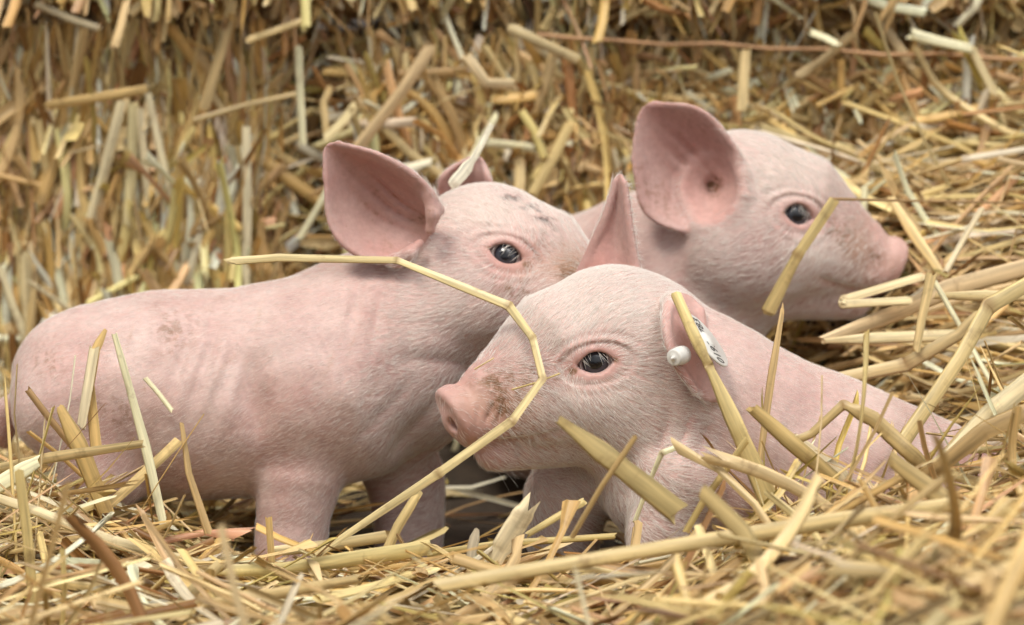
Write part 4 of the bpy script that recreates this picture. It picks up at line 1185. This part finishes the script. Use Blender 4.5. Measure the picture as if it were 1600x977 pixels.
# right-hand heap
H('pale pointed stalk lying level beside the back piglet\'s chin', [(1290, 533, .085), (1380, 528, .092), (1490, 524, .10)], [8, 20, 20], (0.70, 0.58, 0.34), flat=0.35)
H('wide rosy stalk sloping up from the chin of the back piglet to the right edge', [(1285, 532, .098), (1400, 490, .115), (1480, 452, .125), (1640, 408, .135)], [14, 30, 30, 28], (0.63, 0.46, 0.27), flat=0.3)
H('folded pale stalk end touching the back piglet\'s lips', [(1440, 432, .115), (1318, 468, .106), (1316, 476, .104), (1420, 470, .108)], [14, 14, 14, 14], (0.72, 0.60, 0.36), flat=0.3, pinch=(1, 2))
H('tan stalk bent over the heap below the back piglet', [(1300, 595, .070), (1415, 570, .070), (1500, 522, .066), (1530, 490, .064)], [22, 22, 20, 15], (0.50, 0.37, 0.18), flat=0.4, pinch=(1,))
H('straight level stalk pointing left from the right edge', [(1462, 463, .085), (1540, 462, .085), (1640, 464, .085)], [10, 17, 17], (0.62, 0.49, 0.25), flat=0.5)
H('thin white stalk slanting down through the right heap', [(1460, 440, .078), (1500, 510, .074), (1550, 600, .060)], 9, 'cream', flat=0.5)
H('white stalk leaning right above the heap', [(1478, 425, .15), (1505, 375, .158), (1533, 328, .165)], 10, (0.70, 0.60, 0.42), flat=0.5)
H('tan straw leaf slanting down to the back piglet\'s snout', [(1392, 310, .225), (1430, 370, .21), (1468, 425, .195)], [12, 18, 14], 'straw', flat=0.25)
H('golden stalk along the tagged piglet\'s back line', [(1240, 583, .082), (1310, 604, .088), (1400, 620, .09)], [8, 11, 8], 'gold', flat=0.6)
H('curled straw leaf hanging over the heap below the snout', [(1455, 430, .07), (1440, 500, .068), (1432, 545, .066)], [18, 14, 12], (0.60, 0.46, 0.22), flat=0.2)
# left-hand side
H('bright white split stalk standing against the standing piglet\'s belly', [(179, 523, -.012), (200, 598, -.014), (228, 700, -.018), (252, 806, -.022)], [9, 13, 16, 14], 'cream', flat=0.4, torn=(.4, 1))
H('pale stalk standing beside the standing piglet\'s thigh', [(147, 545, .004), (138, 600, .002), (127, 665, .0)], [17, 17, 15], (0.74, 0.66, 0.48), flat=0.4)
H('golden leaf stub behind the pale standing stalk', [(165, 515, .010), (150, 545, .008), (140, 600, .006), (150, 700, .0)], [6, 14, 18, 22], 'gold', flat=0.2)
H('brown stalk leaning left before the piglet\'s rump', [(44, 610, -.005), (78, 655, -.007), (125, 712, -.010)], [11, 13, 13], 'brown', flat=0.5)
H('short white splinter resting on the standing piglet\'s flank', [(228, 592, .010), (248, 615, .010), (268, 641, .010)], 8, 'cream', flat=0.5)
H('broad bronze blade standing among the left stalks', [(95, 640, -.02), (125, 700, -.022), (165, 800, -.022)], [14, 28, 26], (0.48, 0.31, 0.09), flat=0.2)
H('thin stalk standing before the belly at left centre', [(284, 663, -.018), (295, 740, -.02), (325, 830, -.02)], [7, 11, 14], 'tan', flat=0.5)
H('stiff golden stalk slanting up under the standing piglet\'s belly', [(278, 690, -.004), (225, 740, -.006), (170, 790, -.01)], [18, 18, 16], 'straw', flat=0.4)
H('long pale ribbon of straw lying across the left edge', [(-30, 738, -.045), (80, 715, -.045), (220, 694, -.045)], [16, 20, 14], (0.68, 0.54, 0.29), flat=0.25)
H('white flattened stalk at the far left edge', [(-30, 775, -.06), (20, 745, -.06), (60, 722, -.06)], [30, 28, 18], 'cream', flat=0.25)
H('long curved pale stalk sweeping across the lower left', [(-30, 770, -.09), (60, 800, -.09), (170, 845, -.09), (340, 890, -.09), (430, 905, -.088)], [15, 17, 20, 18, 14], (0.72, 0.61, 0.38), flat=0.35)
H('second pale stalk lying under the long curved one', [(40, 790, -.07), (180, 850, -.07), (300, 878, -.07)], [10, 12, 10], (0.74, 0.66, 0.46), flat=0.4)
H('thick pale yellow cut stalk with a white end at bottom centre', [(332, 892, -.105), (440, 890, -.105), (560, 872, -.105), (668, 856, -.105)], [17, 24, 28, 28], (0.68, 0.57, 0.26), flat=0.5, torn=(.4, .3))
H('blurred upright stalk at the lower left', [(30, 740, -.15), (42, 830, -.15), (52, 940, -.15)], 17, (0.58, 0.45, 0.18), flat=0.6)
H('white split stalk at the bottom left', [(95, 890, -.125), (170, 940, -.13), (240, 990, -.13)], [16, 22, 18], 'cream', flat=0.3)
H('blurred stalk leaning right along the bottom edge', [(170, 960, -.19), (330, 945, -.19), (560, 905, -.185)], [20, 22, 15], (0.52, 0.38, 0.17), flat=0.4)
H('pale stalk crossing steeply at the bottom left', [(250, 985, -.165), (300, 925, -.165), (345, 880, -.16)], [24, 22, 18], (0.68, 0.55, 0.30), flat=0.3)
H('level stalk lying behind the thick cut one, by the front foot', [(425, 862, .0), (520, 852, .0), (605, 838, .0)], [16, 20, 20], (0.62, 0.49, 0.25), flat=0.5)
H('short upright stalk with a brown knot between the front feet', [(648, 780, -.03), (622, 822, -.03), (604, 862, -.03)], [16, 16, 16], (0.62, 0.48, 0.22), flat=0.5, torn=(1.4, .3))
H('thin golden stalk standing at the front foot of the standing piglet', [(420, 812, -.055), (424, 870, -.055), (428, 930, -.055)], 12, 'gold', flat=0.7)
H('pale shattered stalk leaning right at bottom centre', [(826, 790, -.10), (800, 830, -.10), (770, 880, -.10), (748, 920, -.10)], [26, 36, 28, 18], (0.74, 0.64, 0.45), flat=0.2, torn=(2, .5))
H('slim stalk beside the shattered one, before the shadowed foreleg', [(910, 785, -.09), (870, 808, -.09), (825, 835, -.09)], [14, 12, 10], (0.60, 0.48, 0.20), flat=0.6)
H('small grey dry leaf standing at bottom centre', [(745, 828, -.09), (738, 855, -.09), (735, 885, -.09)], [8, 18, 12], (0.52, 0.46, 0.38), flat=0.2)
H('golden stalk lying level under the tagged piglet\'s chest', [(670, 866, -.06), (780, 850, -.055), (960, 838, -.05)], [12, 12, 10], (0.50, 0.38, 0.12), flat=0.5)
# wisps on the tagged piglet's face and the straw on the standing piglet's crown
H('hair-thin straw wisp on the bridge of the muddy snout', [(742, 577, -.046), (757, 568, -.048), (771, 560, -.046)], 2.6, 'pale', flat=0.8)
H('hair-thin straw wisp lying across the muddy cheek', [(800, 609, -.056), (838, 598, -.060), (874, 584, -.058)], 3, (0.55, 0.42, 0.15), flat=0.8)
H('silvery blade of straw lying on the far ear of the standing piglet', [(768, 195, .185), (742, 245, .125), (722, 272, .115), (705, 290, .108)], [9, 12, 20, 16], (0.70, 0.68, 0.60), flat=0.2)

# stalks of the bales that stand out
def BH(bale, org, pts, width, tint, **kw): return hero('stalk', pts, width, tint, parent=bale, origin=org, **kw)
yb = YB - 0.010
for pts, wd, c in (
    ([(466, 75), (469, 150), (473, 222)], 13, 'cream'), ([(385, 203), (386, 330), (383, 458)], 15, (0.74, .68, .5)),
    ([(232, 150), (258, 270), (282, 360)], 13, (0.72, .66, .48)), ([(268, 395), (276, 430), (290, 470)], 13, 'cream'),
    ([(188, 165), (165, 260), (140, 350)], 17, (0.7, .62, .42)), ([(208, 165), (206, 260), (200, 350)], 17, (0.66, .58, .33)),
    ([(218, 170), (226, 260), (232, 330)], 13, (0.68, .60, .42)), ([(75, 165), (170, 150), (228, 140)], 16, 'gold'),
    ([(305, 188), (380, 165), (466, 146)], 9, (.45, .31, .12)), ([(362, 5), (345, 80), (320, 165)], 20, (.42, .29, .13)),
    ([(515, 140), (505, 160), (510, 210)], 12, 'pale'), ([(470, 370), (500, 320), (515, 290)], 11, 'cream'), ([(390, 62), (440, 45), (480, 30)], 12, 'straw'),
    ([(40, 400), (42, 470), (46, 520)], 17, (.66, .56, .34)), ([(0, 420), (20, 480), (45, 540)], 13, (.72, .66, .46)), ([(355, 330), (356, 390), (352, 460)], 12, (.58, .46, .16)),
    ([(265, 0), (258, 35), (255, 62)], 10, 'pale'), ([(60, 8), (110, 30), (155, 45)], 12, (.6, .52, .36))):
    BH(baleA, oA, [(a, b, yb + .002 * k) for k, (a, b) in enumerate(pts)], wd, c, flat=0.4)
for pts, wd, c in (
    ([(672, 75), (630, 140), (560, 230)], 20, (.60, .43, .24)), ([(555, 165), (535, 190), (510, 215)], 15, (.66, .55, .3)),
    ([(748, 222), (790, 226), (834, 232)], 15, 'cream'), ([(775, 180), (755, 215), (722, 270)], 11, 'cream'), ([(890, 195), (865, 245), (832, 302)], 17, (.62, .47, .2)),
    ([(815, 175), (835, 205), (850, 245)], 14, (.55, .45, .14)), ([(812, 255), (812, 280), (810, 305)], 17, 'pale'),
    ([(1425, 54), (1470, 66), (1515, 76)], 17, 'cream'), ([(1270, 52), (1290, 60), (1308, 70)], 13, 'cream'), ([(1165, 80), (1162, 120), (1160, 165)], 18, 'pale'),
    ([(1520, 80), (1560, 160), (1590, 240)], 15, (.66, .55, .32)), ([(1290, 285), (1400, 312), (1620, 362)], 26, (.62, .49, .27)), ([(1300, 262), (1400, 300), (1500, 310)], 13, (.62, .58, .22)),
    ([(1495, 220), (1560, 258), (1620, 285)], 14, (.62, .52, .26)), ([(1405, 222), (1460, 238), (1525, 222)], 20, (.60, .49, .2)), ([(1250, 118), (1285, 95), (1330, 55)], 16, (.45, .33, .18)),
    ([(1402, 258), (1430, 252), (1462, 248)], 15, 'cream'), ([(1190, 200), (1260, 222), (1330, 232)], 13, (.62, .5, .24)), ([(730, 90), (760, 130), (800, 132)], 17, (.66, .52, .32)), ([(800, 45), (850, 70), (900, 92)], 17, (.62, .50, .28)),
    ([(1330, 300), (1420, 350), (1600, 395)], 22, (.58, .46, .22)), ([(590, 190), (640, 240), (690, 275)], 15, (.6, .47, .24))):
    BH(baleB, oB, [(a, b, yb + .003 - .0025 * k) for k, (a, b) in enumerate(pts)], wd, c, flat=0.4)

# orange twine sunk into the right-hand bale, knotted round its front
tw_m = bpy.data.materials.new('orange_twine'); nt, b = nodes(tw_m)
tcn = node(nt, 'ShaderNodeTexCoord'); wv = node(nt, 'ShaderNodeTexWave', Scale=160.0, Distortion=2.0); nt.links.new(tcn.outputs['Object'], wv.inputs['Vector'])
nt.links.new(mixc(nt, wv.outputs[1], (0.36, 0.20, 0.09), (0.56, 0.33, 0.17)), b.inputs['Base Color']); b.inputs['Roughness'].default_value = 0.6
tp = [(840, 54), (900, 60), (960, 63), (1040, 70), (1120, 68), (1200, 76), (1290, 77), (1380, 86), (1470, 84), (1560, 92), (1660, 95)]
tw = hero('twine', [(a, b_, YB + 0.004 + 0.006 * math.sin(a * .031)) for a, b_ in tp], 6.5, (.5, .2, .08), flat=0.9, parent=baleB, origin=oB)
tw.data.materials.clear(); tw.data.materials.append(tw_m)
# ------------------------------------------------------------------ the ear tag of the front piglet
def plain(name, col, rough=0.4):
    m = bpy.data.materials.new(name); nt, b = nodes(m)
    n = node(nt, 'ShaderNodeTexNoise', Scale=400.0, Detail=3.0)
    tcx = node(nt, 'ShaderNodeTexCoord'); nt.links.new(tcx.outputs['Object'], n.inputs['Vector'])
    nt.links.new(mixc(nt, n.outputs[0], tuple(c * .9 for c in col), col), b.inputs['Base Color'])
    b.inputs['Roughness'].default_value = rough
    return m
M_TAG = plain('tag_plastic', (0.68, 0.67, 0.63), 0.4); M_INK = plain('tag_ink', (0.09, 0.09, 0.09), 0.6)
tc_ = P(1104, 532, -0.046)
ta = unit(P(1128, 570, -0.058) - P(1080, 492, -0.036))          # long axis, downwards
tn_ = unit(np.array([0.86, -0.48, 0.17])); tn_ = unit(tn_ - ta * (tn_ @ ta))
tb = np.cross(tn_, ta)
Mt = np.eye(4); Mt[:3, 0] = ta; Mt[:3, 1] = tb; Mt[:3, 2] = tn_; Mt[:3, 3] = tc_ - np.array(rB.location)
tagroot = link('ear_tag', None, rB); tagroot.empty_display_size = 0.005
tagroot.matrix_local = Matrix(Mt.tolist()); tagroot['label'] = 'white oval plastic ear tag printed 0193'
def lathe(name, prof, sx, sy, mat, parent, seg=40):
    V = [(rr * math.cos(2 * math.pi * j / seg) * sx, rr * math.sin(2 * math.pi * j / seg) * sy, z) for rr, z in prof for j in range(seg)]
    F = [[i * seg + j, i * seg + (j + 1) % seg, (i + 1) * seg + (j + 1) % seg, (i + 1) * seg + j] for i in range(len(prof) - 1) for j in range(seg)]
    return link(name, mesh_np(name, np.array(V), np.array(F), (mat,)), parent)
TL = np.linalg.norm(P(1128, 572, -0.058) - P(1080, 490, -0.036)) / 2
lathe('tag_disc', [(0.0001, -.0009), (.94, -.0009), (.985, -.0006), (1.0, 0), (.985, .0006), (.95, .0009), (.30, .0009), (.26, .0016), (.2, .0022), (0.0001, .0024)], TL, TL * 0.92, M_TAG, tagroot)
def letters(txt, size, x, y, ang):
    cu = bpy.data.curves.new('lettering', 'FONT'); cu.body = txt; cu.size = size; cu.align_x = 'CENTER'; cu.align_y = 'CENTER'; cu.extrude = 0.00005
    tmp = bpy.data.objects.new('tmp', cu); COL.objects.link(tmp)
    dg = bpy.context.evaluated_depsgraph_get()
    me = bpy.data.meshes.new_from_object(tmp.evaluated_get(dg))
    bpy.data.objects.remove(tmp)
    me.materials.clear(); me.materials.append(M_INK)
    o = link('lettering', me, tagroot)
    o.location = (x, y, 0.00115); o.rotation_euler = (0, 0, ang); o.scale = (1, 1.5, 1)
    return o
letters('0193', 0.0082, TL * 0.50, 0.0, math.pi)
letters('783', 0.0082, -TL * 0.52, 0.0, math.pi)
# the stud that comes out on the other side of the ear
sd = unit(P(1036, 566, -0.074) - P(1066, 556, -0.056))
su = unit(np.cross(sd, (0, 0, 1))); sv = np.cross(sd, su)
Ms = np.eye(4); Ms[:3, 0] = su; Ms[:3, 1] = sv; Ms[:3, 2] = sd; Ms[:3, 3] = P(1062, 556, -0.058) - np.array(rB.location)
stud = lathe('tag_stud', [(0.0001, -.004), (.0058, -.004), (.0060, 0), (.0054, .0062), (.0050, .0068), (.0042, .0070), (.0016, .0071), (.0012, .0078), (.0002, .0102)], 0.9, 0.9, M_TAG, rB)
stud.matrix_local = Matrix(Ms.tolist()); stud['label'] = 'white pointed stud of the ear tag'
